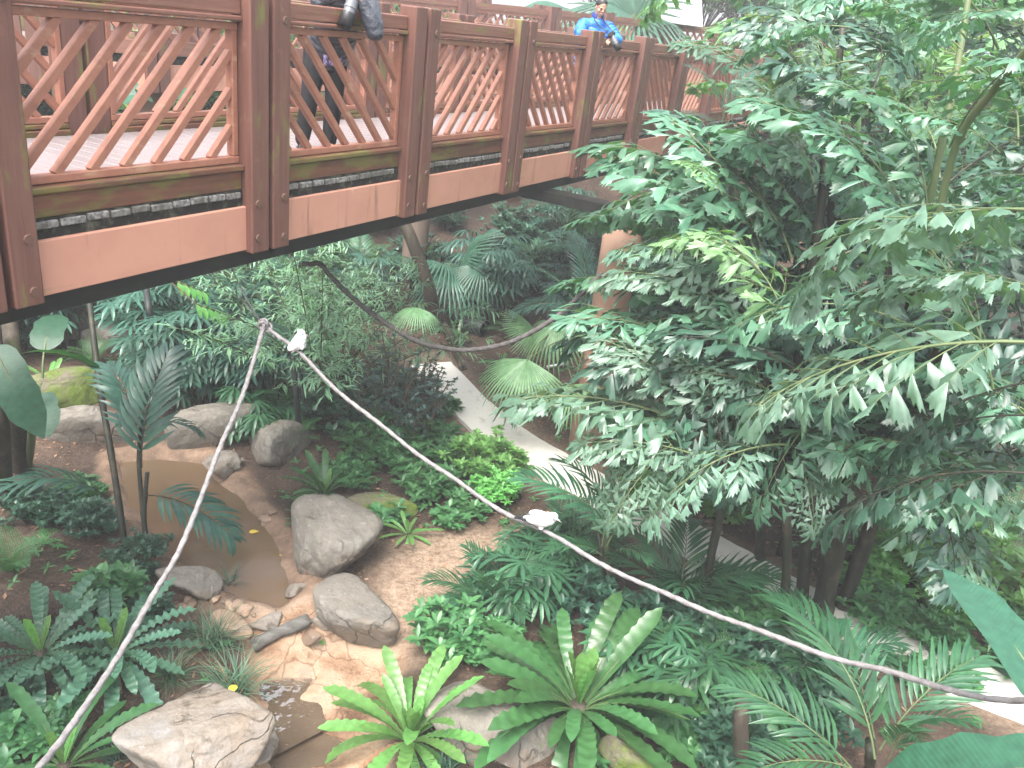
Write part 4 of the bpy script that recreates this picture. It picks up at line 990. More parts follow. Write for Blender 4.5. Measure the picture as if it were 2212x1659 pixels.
# fan palms
def fan_palm(label, base, leaves, meshes, stem=None, seed=0):
    r = random.Random(seed); t = thing('fan_palm', label, 'palm', base); base = np.array(base)
    for (hub, tip, s, roll) in leaves:
        A = at(*hub); d = at(*tip)-A
        o = part('fan_leaf', r.choice(meshes), t, A, d, (0, 0, 1), s, roll)
        if stem is not None:
            S = at(*stem); mid = (S+A)/2+V3(0, 0, .15)
            obj('leaf_stalk', stem_mesh(np.array([S, mid, A])-base, .012, .007, M['green_stem'], 5), t)
    if stem is not None:
        S = at(*stem); obj('stem', stem_mesh(np.array([base, (base+S)/2, S])-base, .07, .06, M['bark'], 8, True), t)
    return t
fan_palm('fan palm with pale drooping pleated leaves hanging over the path beside the column', gp(1275, 830),
 [((1140, 776, 11.3), (1075, 880, 10.9), 1.25, 0), ((1205, 700, 11.8), (1170, 770, 11.4), 1.0, .1), ((1150, 705, 11.9), (1110, 740, 11.5), .75, -.9), ((1240, 830, 11.4), (1260, 900, 11), .9, .2)], FANL, (1270, 740, 12.0), 1)
fan_palm('single pale fan leaf on a thin stalk in front of the dark leaning trunk', gp(960, 700), [((903, 665, 8.6), (868, 700, 8.25), .46, 0)], FANL[1:2], (1000, 790, 10.4), 2)
fan_palm('dark fan palm with wide leaves growing on the shaded slope beneath the bridge', gp(1010, 660),
 [((960, 570, 16.3), (920, 560, 15.8), 1.3, 0), ((975, 590, 16), (930, 620, 15.6), 1.3, 0), ((1010, 590, 16), (1010, 640, 15.5), 1.2, 0), ((1040, 575, 16), (1060, 610, 15.6), 1.1, 0), ((1000, 560, 16.4), (1020, 520, 16.3), 1.2, 0)], FAND, (1000, 610, 16.4), 3)
fan_palm('bright fan palm with stiff upright leaves behind the person in the blue jacket', gp(1385, 240),
 [((1365, 35, 25), (1300, 0, 25), 2.6, 0), ((1370, 40, 25), (1400, 0, 25), 2.6, 0), ((1370, 30, 25.2), (1360, -40, 25.5), 2.6, 0), ((1360, 40, 24.8), (1270, 40, 24.5), 2.4, 0), ((1375, 45, 24.8), (1440, 40, 24.5), 2.4, 0), ((1230, 20, 25), (1190, 5, 25), 2.2, 0)], FAND+FANL[:1], (1375, 60, 25.2), 4)

# ---------------------------------------------------------------- big plain leaves close by
def leafy(label, base, leaves, name='banana_plant', cat='plant', stem=None):
    t = thing(name, label, cat, base); base = np.array(base)
    for i, (a, b, wd, roll) in enumerate(leaves):
        A, B = at(*a), at(*b); L = np.linalg.norm(B-A)
        o = part('leaf', BAN[i % 2], t, A, B-A+V3(0, 0, .25*L), (0, 0, 1), 1, roll); o.scale = (wd, L/1.22, L/1.22)
    if stem: obj('stem', stem_mesh(np.array([base]+[at(*q) for q in stem])-base, .05, .03, M['green_stem'], 8), t)
    return t
g_ = gp(2300, 1640)
leafy('banana plant with huge plain green leaves entering the bottom right corner', (3.05, 3.6, 0.0),
 [((2290, 1560, 4.4), (2060, 1235, 4.7), .78, .1), ((2380, 1690, 4.0), (1840, 1660, 4.2), .8, -.15), ((2290, 1530, 4.5), (2150, 1440, 4.6), .5, .3), ((2300, 1740, 3.8), (1790, 1700, 4.3), .6, .1)], stem=[(2330, 1640, 4.1), (2290, 1560, 4.3)])
leafy('broad leaved plant with a large hanging leaf at the left edge under the bridge', gp(60, 1010),
 [((-15, 745, 8.7), (62, 945, 8.4), .85, .5), ((215, 800, 9.8), (45, 725, 9.6), .55, .6), ((85, 850, 9.4), (95, 940, 9.2), .8, .4), ((95, 760, 10), (120, 660, 10.4), .8, 0)], stem=[(70, 900, 9.6), (45, 780, 9.0)])
leafy('broad leaved plant glimpsed through the first railing panel behind the deck', gp(240, 520),
 [((235, 215, 11.5), (255, 150, 11.8), 1.4, 0), ((245, 220, 11.5), (285, 180, 11.6), 1.2, .2), ((240, 225, 11.5), (200, 190, 11.6), 1.2, -.2), ((380, 215, 12), (415, 180, 12), 1.1, 0), ((330, 220, 12), (300, 200, 12), 1.0, 0)], stem=[(240, 260, 11.6)])

# ---------------------------------------------------------------- nest ferns
nest_fern(1245, 1545, 'largest nest fern with a wide rosette of wavy green fronds at bottom centre', 1.2, 56, 'nest', 7)
nest_fern(885, 1610, 'lime green nest fern with upright fronds beside the lower stream pool', .85, 27, 'nest_light', 5, (22, 76))
nest_fern(250, 1425, 'nest fern with wide crinkled blue green fronds left of the grass tufts', .86, 32, 'nest_blue', 2)
nest_fern(90, 1425, 'nest fern with crinkled fronds and one yellow leaf at the left edge', .84, 30, 'nest_blue', 2)
nest_fern(140, 1668, 'fresh green nest fern cut by the bottom left edge behind the pale boulder', .8, 24, 'nest', 2)
nest_fern(882, 1160, 'small light nest fern on the sand behind the tall grey boulder', .40, 15, 'nest_light', 2)
nest_fern(700, 1075, 'nest fern with long dark green fronds by the rock below the black pole', .62, 24, 'nest', 2, (20, 80))
nest_fern(655, 1128, 'tiny nest fern growing on the pond bank beside the sandy rim', .30, 14, 'nest', 0)
nest_fern(110, 840, 'bright nest fern on the shaded bank behind the large hanging leaf', .62, 20, 'nest_light', 2)
nest_fern(255, 690, 'yellow green nest fern hanging just below the bridge girder', .50, 16, 'nest_light', 2)
nest_fern(40, 700, 'yellow green nest fern between the back rocks at far left', .6, 18, 'nest_light', 2)
nest_fern(1085, 790, 'nest fern beside the path end under the dark rope', .45, 16, 'nest', 2)
nest_fern(985, 745, 'narrow nest fern standing beside the black drain pipe', .5, 15, 'nest', 3, (45, 85))
nest_fern(890, 600, 'shaded nest fern on the slope left of the dark leaning trunk', .6, 18, 'nest', 2)
nest_fern(1990, 1330, 'pale nest fern beside the dark trunks at the right', .45, 15, 'nest_light', 2)

# ---------------------------------------------------------------- grasses
tuft(462, 1395, 'fine grass tuft above the other, between crinkled ferns and the log', 1.15)
tuft(508, 1500, 'largest fine grass tuft overhanging the lower pool beside the pale boulder', 1.2)
tuft(488, 1275, 'small grass tuft standing in the shallow end of the pond', .7, arr=TUFTB)
tuft(965, 1675, 'broad bladed grass tuft at the bottom edge under the lime fern', .8, arr=TUFTB)
tuft(250, 1640, 'thin grass tuft growing over the left side of the pale boulder', .6, arr=TUFTB)
tuft(370, 1470, 'grass tuft half hidden between the crinkled fern and the pale boulder', .8)
tuft(2010, 1420, 'grass tuft at the path edge among the right hand bushes', .55)

# ---------------------------------------------------------------- bushes: (kind, px, py, scale, label)
GB = 'low glossy bushes around the pond and the path'
for kind, x, y, s, lab in [
 ('low', 790, 985, 1.0, 'low glossy bush nearest the black pole'), ('low', 870, 1015, 1.05, 'low glossy bush behind the tall grey boulder'), ('low', 935, 1075, 1.0, 'low dark bush between the rope and the sandy patch'),
 ('light', 1050, 1030, 1.15, 'bright green bush with small crowded leaves right beside the white path'), ('low', 985, 1015, .9, 'glossy bush left of the bright one by the path'), ('light', 1075, 1085, .8, 'small bright bush in front of the path edge above the bird'),
 ('low', 760, 1045, .75, 'low bush between long fronds and the rope'), ('seed', 830, 1130, 1.5, 'small loose bush leaning on the tall grey boulder'), ('seed', 965, 1140, 1.3, 'small rosette plant on the bare soil'), ('seed', 1010, 1110, 1.5, 'small dark bush at the top of the sandy patch'),
 ('low', 985, 1395, 1.05, 'rounded bush with pointed leaves right of the sandy stream bank'), ('low', 1060, 1410, .8, 'bush half hidden behind the largest nest fern'),
 ('broad', 930, 945, .8, 'broad leaved herb with round pale leaves beside the path'), ('broad', 955, 890, .6, 'pale broad leaved herb touching the end of the path'),
 ('broad', 50, 1610, .6, 'broad leaved plant at the bottom left edge beside the rope'), ('broad', 140, 1555, .45, 'broad leaved plant behind the rope foot at lower left'), ('dark', 20, 1520, .4, 'dark narrow leaved plant at the lower left edge'),
 ('dark', 300, 1225, .55, 'dark shrub at the foot of the slender feather palm'), ('dark', 200, 1150, .6, 'dark shrub between left soil mound and pond'), ('dark', 110, 1130, .55, 'dark shrub on the left soil mound'), ('broad', 240, 1290, .7, 'drooping leaved plant at the pond corner'),
 ('light', 1945, 1245, 1.35, 'bright glossy bush behind the dark trunks, right of them'), ('dark', 60, 1120, .6, 'dark shrub at the left edge above the soil mound'), ('low', 170, 1085, .7, 'low bush in front of the left boulder'), ('dark', 330, 1330, .4, 'small dark shrub behind the crinkled ferns'), ('light', 2140, 1290, 1.6, 'bright green bush above the big banana leaf'), ('light', 2060, 1330, 1.0, 'fine leaved bush between the two bright bushes'), ('light', 1870, 1290, 1.0, 'lime bush showing between the dark trunks'), ('low', 1900, 1350, 1.1, 'bush along the stony edge of the path'), ('broad', 2060, 1480, .6, 'thin broad leaved sapling growing in front of the path at lower right'), ('low', 1960, 1470, .6, 'small bush growing in front of the near path'), ('low', 2020, 1385, .8, 'low bush at the path edge above the glossy fronds'),
 ('light', 1560, 1120, 1.0, 'bright bush beyond the path seen under the fishtail fronds'), ('light', 1390, 1075, .8, 'bright bush just past the path under the pale fronds'), ('low', 2200, 1455, .9, 'low bush covering part of the path at the right edge'), ('low', 2190, 1370, .9, 'low bush at the right edge behind the banana leaf'),
 ('dark', 1500, 1440, .9, 'dark bush in the shade right of the largest nest fern'), ('dark', 1620, 1480, .9, 'dark bush left of the low glossy palm'), ('dark', 1400, 1390, .85, 'dark bush behind the largest nest fern'), ('broad', 1590, 1560, 1.0, 'broad leaved plant in shade at lower centre right'), ('broad', 1640, 1400, 1.0, 'tall broad leaved plant under the rope'), ('dark', 1260, 1340, .8, 'dark bush between bird and nest fern'),
 ('dark', 1560, 1640, .8, 'dark bush at the bottom edge left of the glossy palm'), ('broad', 1490, 1620, .7, 'small leaved trailing plant at the bottom edge'), ('low', 1160, 1290, .7, 'low bush below the second white bird'), ('dark', 1700, 1560, .9, 'dark bush beneath the low glossy palm fronds'), ('low', 1570, 1330, 1.1, 'leafy shrub beside the thin stems under the rope')]:
    bush(kind, x, y, lab, s, GB)
GR = 'lady palm clumps behind the boulders'
for x, y, s, lab in [(385, 880, 1.15, 'lady palm clump behind the pond, leftmost of the dense group'), (450, 860, 1.3, 'lady palm clump directly above the round brown boulder'), (520, 870, 1.2, 'lady palm clump left of the hanging rope knot'), (575, 880, 1.1, 'lady palm clump under the rope knot'),
                     (340, 800, 1.3, 'lady palm clump farther back on the left'), (430, 790, 1.3, 'lady palm clump in the middle of the back row'), (520, 790, 1.3, 'lady palm clump below the bamboo sprays'), (380, 740, 1.3, 'dark lady palm clump below the bridge girder')]:
    bush('rhapis', x, y, lab, s, GR, 'lady_palm', 'palm')
for x, y, s, lab in [(1480, 1550, 1.0, 'small lady palm in shade right of the largest nest fern'), (1095, 1310, 1.0, 'low lady palm on the sandy patch edge'), (1200, 1250, 1.0, 'low lady palm below the white bird'), (560, 925, 1.0, 'low lady palm between the two round boulders'), (1420, 1480, 1.0, 'low lady palm behind the wavy fronds')]:
    bush('rhapis_low', x, y, lab, s, None, 'lady_palm', 'palm')
bush('bamboo', 690, 905, 'tall bamboo like bush with narrow pale leaves under the bridge', 1.12, None, 'bamboo', 'bamboo', zs=1.12)
bush('bamboo', 610, 820, 'bamboo bush behind the rope knot', 1.05, None, 'bamboo', 'bamboo', zs=1.1)
bush('bamboo', 735, 800, 'bamboo bush at the right of the pale tall one', .7, None, 'bamboo', 'bamboo')
bush('grey', 850, 950, 'small leaved shrub with many thin bare stems left of the path end', 1.35, None)
bush('grey', 890, 925, 'grey green small leaved shrub touching the path end', .8, None)
bush('dark', 760, 930, 'dark leafy shrub behind the low bushes', 1.3, None)
bush('low', 850, 975, 'mid green bush in front of the thin stemmed shrub', 1.3, None)
for x, y, s, lab in [(600, 905, .9, 'lacy fern hanging over the grey boulder'), (640, 960, .7, 'lacy fern at the foot of the black pole'), (1530, 1500, 1.0, 'lacy fern in deep shade under the rope'), (2080, 1200, 1.3, 'feathery fern behind the right hand bushes'), (1980, 1150, 1.3, 'feathery fern in shade behind the dark trunks'), (2170, 1160, 1.3, 'feathery fern at the right edge'), (1660, 1520, .8, 'lacy fern beside the low glossy palm'), (200, 790, .8, 'lacy fern on the mossy bank'), (1100, 730, .8, 'lacy fern under the hanging fan leaf'), (820, 890, .8, 'lacy fern under the small leaved shrub'), (1560, 1590, .8, 'lacy fern at the bottom beside dark bushes'), (30, 1240, .8, 'lacy fern on the dark left slope')]:
    lacy(x, y, lab, s)
# leafy twig hanging in front of the back slope
for k, (x, y, d) in enumerate([(425, 625, 10.5), (465, 672, 10.2)]):
    fo = MB(); r = random.Random(k+5)
    for i in range(5):
        for sg in (-1, 1):
            fo.blade(V3(sg*.01, i*.07, 0), V3(sg*.8, .5, -.25), (0, 0, 1), .20, .075, ovate, .5, 5, .2)
    t = thing('leafy_twig', ['leafy twig with oval leaves just below the bridge girder', 'leafy twig with yellowing oval leaves left of the rope knot'][k], 'twig', at(x-40, y-15, d))
    d2 = at(x+30, y+10, d)-at(x-40, y-15, d)
    part('foliage', fo.mesh('foliage', M['bush_light']), t, at(x-40, y-15, d), d2)
    mb = MB(); a = at(x-40, y-15, d)
    mb.tube([V3(0, .34, 0), V3(0, 0, 0), V3(-.3, -.5, .1), V3(-.4, -1.5, .5)], [.003, .005, .008, .01], 5)
    part('stem', mb.mesh('stem', M['brown_stem']), t, a, d2)

# ---------------------------------------------------------------- dark trunks and poles
def trunk(name, label, cat, pts, r0, r1, mat='bark', crown=None):
    pts = [np.array(p) for p in pts]; t = thing(name, label, cat, pts[0])
    obj('trunk', stem_mesh(np.array(pts)-pts[0], r0, r1, M[mat], 10), t)
    if crown:
        for (dx, s, key) in crown:
            st, fo = RND.choice(BUSH[key])
            for nm, me in (('branches', st), ('crown', fo)):
                o = obj(nm, me, t, pts[-1]-pts[0]+np.array(dx)); o.scale = (s, s, s); o.rotation_euler = (0, 0, RND.uniform(0, 6))
    return t
trunk('tree', 'dark leaning tree trunk on the back slope beneath the bridge', 'tree', [gp(945, 715), at(925, 620, 15.3), at(890, 520, 15.0), at(868, 470, 15.0), at(850, 400, 15.2), at(845, 300, 15.6)], .13, .08, 'bark')
trunk('pole', 'thin black pole below the upper white bird', 'pole', [gp(648, 945), at(640, 860, 11.3), at(632, 770, 11.2)], .045, .035, 'pipe')
trunk('pole', 'second thin black pole just right of the first', 'pole', [gp(662, 930)+V3(.1, 0, 0), at(655, 860, 11.6), at(650, 770, 11.5)], .025, .02, 'pipe')
trunk('pole', 'thin black leaning pole behind the lady palms at left', 'pole', [gp(335, 760), at(325, 690, 12.6), at(315, 620, 12.8), at(305, 560, 13)], .05, .04, 'pipe')
trunk('palm_trunk', 'dark trunk at the far left edge under the girder', 'trunk', [gp(45, 1010), at(35, 880, 10), at(20, 720, 10.3), at(10, 600, 10.8)], .12, .09, 'bark')
trunk('palm_trunk', 'second dark trunk at the left edge, cut by the frame', 'trunk', [gp(5, 1060), at(-5, 900, 9.6), at(-20, 700, 10)], .11, .09, 'bark')
trunk('palm_trunk', 'pale brown stump like trunk at the bottom right under the glossy palm', 'trunk', [gp(1600, 1659)+V3(.0, -.1, 0), at(1600, 1560, 7.2), at(1610, 1500, 7.2)], .07, .05, 'bark')

# ---------------------------------------------------------------- back slope under the bridge
r = random.Random(77)
GH = 'understory plants on the dark back slope'
k_ = 0
for i in range(64):
    x = r.uniform(-150, 1500); y = r.uniform(480, 760) if x > 640 else r.uniform(600, 760)
    if 860 < x < 1130 and y > 690: continue
    p = gp(x, y)
    q = i % 5
    if q in (0, 3):
        bush('hill', 0, 0, 'dark leafy shrub on the shaded slope behind the bridge', r.uniform(.55, 1.1), GH, 'understory_shrub', 'shrub', loc=p)
    elif q == 1:
        bush('rhapis', 0, 0, 'dark lady palm on the shaded slope behind the bridge', r.uniform(.9, 1.4), GH, 'lady_palm', 'palm', loc=p)
    elif q == 2:
        rr = random.Random(i); s = r.uniform(.7, 1.0)
        palm_thing('understory_palm', 'feather palm on the shaded slope behind the bridge', 'palm', p, [([p, p+V3(0, 0, .5), p+V3(.05, 0, .9*s)], .035, .025, 'dark_stem')],
                   [(rr.choice(PALM+FINEP), p+V3(.05, 0, .9*s), sph(2*pi*j/8+rr.uniform(-.3, .3), radians(rr.uniform(10, 65))), s*rr.uniform(.6, .9)) for j in range(9)], GH)
    else:
        lacy(x, y, 'lacy fern on the shaded slope behind the bridge', r.uniform(1.0, 1.7), 9, GH, loc=p)
# behind the palms on the right
for i in range(20):
    x = r.uniform(1480, 2300); y = r.uniform(480, 1000); p = gp(x, y)
    bush('hill' if i % 2 else 'dark', 0, 0, 'dark shrub in the shade behind the fishtail palms', r.uniform(.8, 1.5), 'shrubs behind the fishtail palms', 'understory_shrub', 'shrub', loc=p)

# ---------------------------------------------------------------- bright trees beyond the walkways
GT = 'bright trees beyond the far walkway'
def hpt(x, dist, z):
    rr = ray(x, 175-0.1264*(2100-x)); rr[2] = 0; rr /= np.linalg.norm(rr); q = rr*dist; return V3(q[0], q[1], z)
for i, (x, dist, hgt, s) in enumerate([(330, 20, 2.2, 1.3), (120, 19, 1.8, 1.2), (560, 23, 2.0, 1.3), (760, 26, 2.0, 1.2), (960, 28, 1.0, .9), (1290, 36, 2.0, 1.2), (1450, 33, 3.2, 1.6), (1590, 34, 3.2, 1.8), (1760, 33, 3.4, 2.0), (1950, 34, 3.5, 2.1), (2150, 32, 3.4, 2.1), (2330, 30, 3.4, 2.0), (1680, 25, 2.6, 1.5), (1880, 26, 2.8, 1.6), (2080, 24, 2.8, 1.6), (2280, 22, 2.6, 1.5), (-100, 18, 2.2, 1.4), (1850, 42, 6, 2.6), (2150, 42, 6, 2.6), (1560, 44, 5.5, 2.6)]):
    p = hpt(x, dist, 0); p[2] = float(H(p[0], p[1]))
    top = p+V3(RND.uniform(-.3, .3), 0, max(hgt, 0.5))
    trunk('tree', 'bright leafy tree beyond the far walkway', 'tree', [p-V3(0, 0, .1), (p+top)/2+V3(.1, 0, 0), top], .14, .07, 'bark', [((0, 0, -.6*s), s, 'far'), ((.6*s, .3, -1.2*s), s*.8, 'far')])['group'] = GT
# ---------------------------------------------------------------- boulders and stones
def ico(sub):
    import bmesh
    bm = bmesh.new(); bmesh.ops.create_icosphere(bm, subdivisions=sub, radius=1.0)
    v = np.array([q.co[:] for q in bm.verts]); f = [tuple(x.index for x in q.verts) for q in bm.faces]; bm.free(); return v, f
def rock_shape(seed, sub=5, planes=11, hard=9.0, rough=0.05, jit=.22):
    r = random.Random(seed); v, f = ico(sub); rs = np.random.RandomState(seed)
    n = rs.randn(planes, 3); n /= np.linalg.norm(n, axis=1)[:, None]; n[0] = (0, 0, 1)
    h = 1+rs.uniform(-jit, jit, planes); h[0] = .85
    q = np.maximum(v @ n.T, 0.0)/h[None]
    rad = 1/(np.sum(np.exp(hard*q), 1)/planes)**0; rad = 1/(np.log(np.sum(np.exp(hard*q), 1))/hard)
    rad = rad/np.mean(rad)
    o = rs.uniform(0, 50, 3)
    dn = np.array([mnoise.fractal(Vector(p*2.2+o), 0.9, 2.1, 6) for p in v])
    dr = np.array([abs(mnoise.noise(Vector(p*1.3+o*2))) for p in v])
    rad = rad*(1+rough*dn)-0.10*np.maximum(0, 0.06-dr)/0.06*rough*4
    q = v*rad[:, None]; lo, hi = q.min(0), q.max(0)
    return (q-(lo+hi)/2)/((hi-lo)/2), f
_ROCKS = {}
def boulder(px, py, wpx, hpx, label, mat='rock', br=.7, seed=1, planes=11, hard=9.0, rough=.05, bury=.3, rz=None, jit=.22):
    v, f = rock_shape(seed, 6 if wpx > 120 else 5, planes, hard, rough, jit)
    g = gp(px, py+.2*hpx); d = np.linalg.norm(g-_O); a = wpx/2/FPX*d
    E = math.asin((EYE-g[2])/d); hh = hpx/2/FPX*d; b = br*a
    c2 = (hh*hh-(b*cos(E))**2)/sin(E)**2; c = sqrt(max(c2, (.45*a)**2)); c = min(c, 1.4*a)
    cen = atz(px, py, float(H(g[0], g[1]))+b*bury)
    mb = MB(); mb.add(v*np.array([a, c, b]), f)
    o = obj('boulder', mb.mesh('boulder', M[mat]), None, cen); o.rotation_euler = (0, 0, atan2(cen[1], cen[0])-pi/2 if rz is None else rz)
    return tag(o, label, 'boulder')
boulder(725, 1178, 190, 180, 'tall rounded grey boulder leaning between the pond and the sandy patch', 'rock', .85, 3, 12, 10, .05)
boulder(768, 1318, 175, 140, 'grey boulder with tan underside lying below the tall rounded one', 'rock', .55, 5, 10, 10, .05, .45)
boulder(470, 932, 195, 100, 'broad brown round boulder at the far side of the pond', 'rock', .6, 7, 12, 8, .05)
boulder(605, 965, 130, 110, 'dark grey boulder beside the broad brown one', 'rock', .75, 9, 12, 9, .05)
boulder(205, 925, 180, 95, 'brown boulder at the back left corner of the pond', 'rock', .6, 11, 12, 9, .06)
boulder(410, 1268, 125, 75, 'low grey rock at the near left edge of the pond', 'rock', .5, 13, 10, 9, .06)
boulder(425, 1618, 275, 185, 'large angular pale boulder with cracks at the bottom left', 'pale_rock', .62, 16, 9, 22, .045, .5, None, .3)
boulder(545, 1618, 95, 110, 'small pale rock leaning on the large angular boulder', 'pale_rock', .7, 18, 9, 14, .06, .5)
boulder(500, 1350, 80, 55, 'smooth orange brown rock behind the upper grass tuft', 'stone', .5, 19, 12, 8, .04)
boulder(155, 850, 180, 80, 'moss covered rock slope behind the left palm', 'moss_rock', .55, 21, 10, 7, .08)
boulder(85, 700, 170, 70, 'brown rock under the bridge girder at far left', 'rock', .6, 23, 10, 9, .07)
boulder(250, 740, 120, 60, 'dark rock under the girder beside the palm stem', 'rock', .6, 25, 10, 9, .07)
boulder(825, 1095, 150, 60, 'dark flat rock under the low bushes', 'moss_rock', .4, 27, 10, 9, .06)
boulder(1010, 1560, 190, 150, 'dark wet rock between the two bright nest ferns', 'rock', .6, 29, 10, 12, .08)
boulder(1130, 1600, 150, 110, 'dark rock under the largest nest fern', 'rock', .6, 30, 10, 12, .08)
boulder(1370, 1650, 150, 70, 'moss covered rock at the bottom edge below the largest nest fern', 'moss_rock', .5, 31, 10, 8, .06)
boulder(870, 900, 70, 50, 'small reddish rock below the small leaved shrub', 'stone', .7, 33)
boulder(640, 1272, 45, 32, 'tan angular rock standing in the pond outlet', 'pale_rock', .6, 35, 8, 16)
boulder(575, 1345, 62, 38, 'flat tan rock left of the pond outlet', 'pale_rock', .5, 37, 8, 16)
boulder(668, 1373, 46, 46, 'orange brown stone wedged under the end of the log', 'stone', .8, 39, 10, 12)
boulder(480, 1010, 75, 55, 'rusty brown rock at the far edge of the pond', 'pale_rock', .55, 41, 9, 14, .08)
boulder(505, 1000, 42, 22, 'flat slate coloured rock beside the far pond edge', 'rock', .4, 43, 8, 18)
boulder(720, 1345, 90, 40, 'tan rock ledge between the outlet and the log', 'pale_rock', .4, 45, 9, 14, .07)
STV = []
for i in range(5):
    v, f = rock_shape(60+i, 3, 9, 10, .06); mb = MB(); mb.add(v*np.array([1, .8, .6]), f); STV.append(mb.mesh('stone', M['stone']))
def stones(pts, n, sp, size, label, group, seed):
    r = random.Random(seed)
    for i in range(n):
        x, y = r.choice(pts); p = gp(x+r.gauss(0, sp), y+r.gauss(0, sp*.5)); s = size*r.uniform(.5, 1.4)
        o = obj('stone', r.choice(STV), None, p+V3(0, 0, s*.25)); o.scale = (s, s, s); o.rotation_euler = (r.uniform(-.3, .3), r.uniform(-.3, .3), r.uniform(0, 6))
        tag(o, label, 'stone', group)
stones([(480, 1295), (510, 1310), (530, 1325), (450, 1300), (400, 1310)], 20, 14, .055, 'small brown stone in the heap at the near end of the pond', 'stones at the near end of the pond', 1)
stones([(785, 1250), (760, 1262), (740, 1270)], 9, 10, .04, 'small stone beside the tall rounded boulder', 'stones beside the tall boulder', 2)
stones([(590, 1110), (575, 1125), (640, 1145), (660, 1100)], 8, 8, .05, 'small dark stone on the sandy pond bank', 'stones on the pond bank', 3)
stones([(1900, 1360), (1950, 1365), (2000, 1385), (2050, 1410), (2120, 1450)], 46, 22, .045, 'pebble along the planted edge of the path', 'pebbles along the path', 4)
stones([(1510, 1120), (1540, 1130), (1560, 1140), (1490, 1090)], 16, 14, .06, 'round stone beside the path under the fishtail palms', 'stones by the path under the palms', 5)
stones([(1080, 830), (1060, 800), (1100, 860), (1130, 900), (1120, 920)], 24, 18, .03, 'small pale stone on the soil beside the far path', 'stones on the soil by the far path', 6)
stones([(960, 1230), (900, 1260), (1000, 1190), (880, 1330), (950, 1280)], 22, 40, .018, 'tiny stone on the sandy patch', 'tiny stones on the sand', 7)

# log, drain pipe, small metal tube
a, b = gp(545, 1405)+V3(0, 0, .05), gp(668, 1360)+V3(0, 0, .14)
v = np.linspace(0, 1, 14); mb = MB()
mb.tube([a+(b-a)*t+V3(0, 0, .012*sin(5*t)) for t in v], [.058*(1+.10*sin(9*t+1)+.06*sin(23*t)) for t in v], 14)
tag(obj('log', mb.mesh('log', M['log'])), 'short grey weathered log lying across the stream bed', 'log')
a, b = gp(985, 705)+V3(0, 0, .16), gp(1045, 728)+V3(0, 0, .16)
mb = MB(); n_ = 20; ang = [2*pi*i/n_ for i in range(n_)]
dd = (b-a)/np.linalg.norm(b-a); sx = np.cross(dd, (0, 0, 1)); sx /= np.linalg.norm(sx); uz = np.cross(sx, dd)
rings = []
for p, rr in ((a, .17), (b, .17), (b, .14), (a, .14)):
    rings += [p+sx*cos(t)*rr+uz*sin(t)*rr for t in ang]
mb.add(rings, [(k*n_+i, k*n_+(i+1) % n_, ((k+1) % 4)*n_+(i+1) % n_, ((k+1) % 4)*n_+i) for k in range(4) for i in range(n_)])
tag(obj('drain_pipe', mb.mesh('drain_pipe', M['pipe'], False)), 'black plastic drain pipe lying on the soil beneath the bridge', 'pipe')
a, b = gp(1180, 800)+V3(0, 0, .06), gp(1225, 795)+V3(0, 0, .1)
mb = MB(); mb.tube([a, b], .03, 10); tag(obj('metal_tube', mb.mesh('metal_tube', M['steel'])), 'short shiny metal tube lying near the pink column', 'tube')

# fallen yellow leaves
for (x, y, z, lab) in [(615, 1197, -.07, 'yellow fallen leaf floating on the pond beside the tall boulder'), (548, 1150, -.07, 'small yellow leaf floating in the middle of the pond'), (612, 1543, -.26, 'yellow fallen leaf in the lower stream pool'), (1190, 1520, None, 'yellow leaf caught on the largest nest fern'), (500, 1488, None, 'yellow leaf on the largest grass tuft'), (100, 1340, None, 'yellow leaf standing among the crinkled fern fronds at left'), (690, 1390, None, 'green fallen leaf on the stream bed')]:
    p = atz(x, y, z+.004) if z is not None else (gp(x, y)+V3(0, 0, .02) if x in (690,) else atz(x, y, .22))
    mb = MB(); mb.blade((-.05, 0, 0), (1, .2, .12), (0, 0, 1), .11, .07, ovate, .4, 6, .15)
    o = obj('fallen_leaf', mb.mesh('fallen_leaf', M['bush_light' if x == 690 else 'yellow_leaf']), None, p); o.rotation_euler = (0, 0, x*.7)
    tag(o, lab, 'leaf')
# leaf litter and seedlings nobody could count
def litter():
    r = random.Random(5); mb = MB()
    pts = []
    for _ in range(5200):
        x, y = r.uniform(-6.5, 7), r.uniform(3.2, 17)
        if float(sdf_poly(POND, x, y)) > -.1 or float(path_dist(x, y)) < .42 and r.random() < .85: continue
        st = float(sdf_poly(STREAM, x, y)); sa = float(sdf_poly(SAND, x, y))
        if st > 0 and r.random() < .93: continue
        if sa > 0 and r.random() < .6: continue
        pts.append((x, y))
    P = np.array(pts); Z = H(P[:, 0], P[:, 1])
    for (x, y), z in zip(pts, Z):
        az = r.uniform(0, 6.28); L = r.uniform(.025, .085)
        mb.blade((x, y, z+.006), (cos(az), sin(az), r.uniform(-.05, .35)), (r.uniform(-.3, .3), r.uniform(-.3, .3), 1), L, L*r.uniform(.3, .55), ovate, r.uniform(-.6, .8), 2, r.uniform(-.3, .3))
    o = obj('leaf_litter', mb.mesh('leaf_litter', M['litter'])); tag(o, 'brown dead leaves scattered over the soil', 'leaf litter', None, 'stuff')
litter()
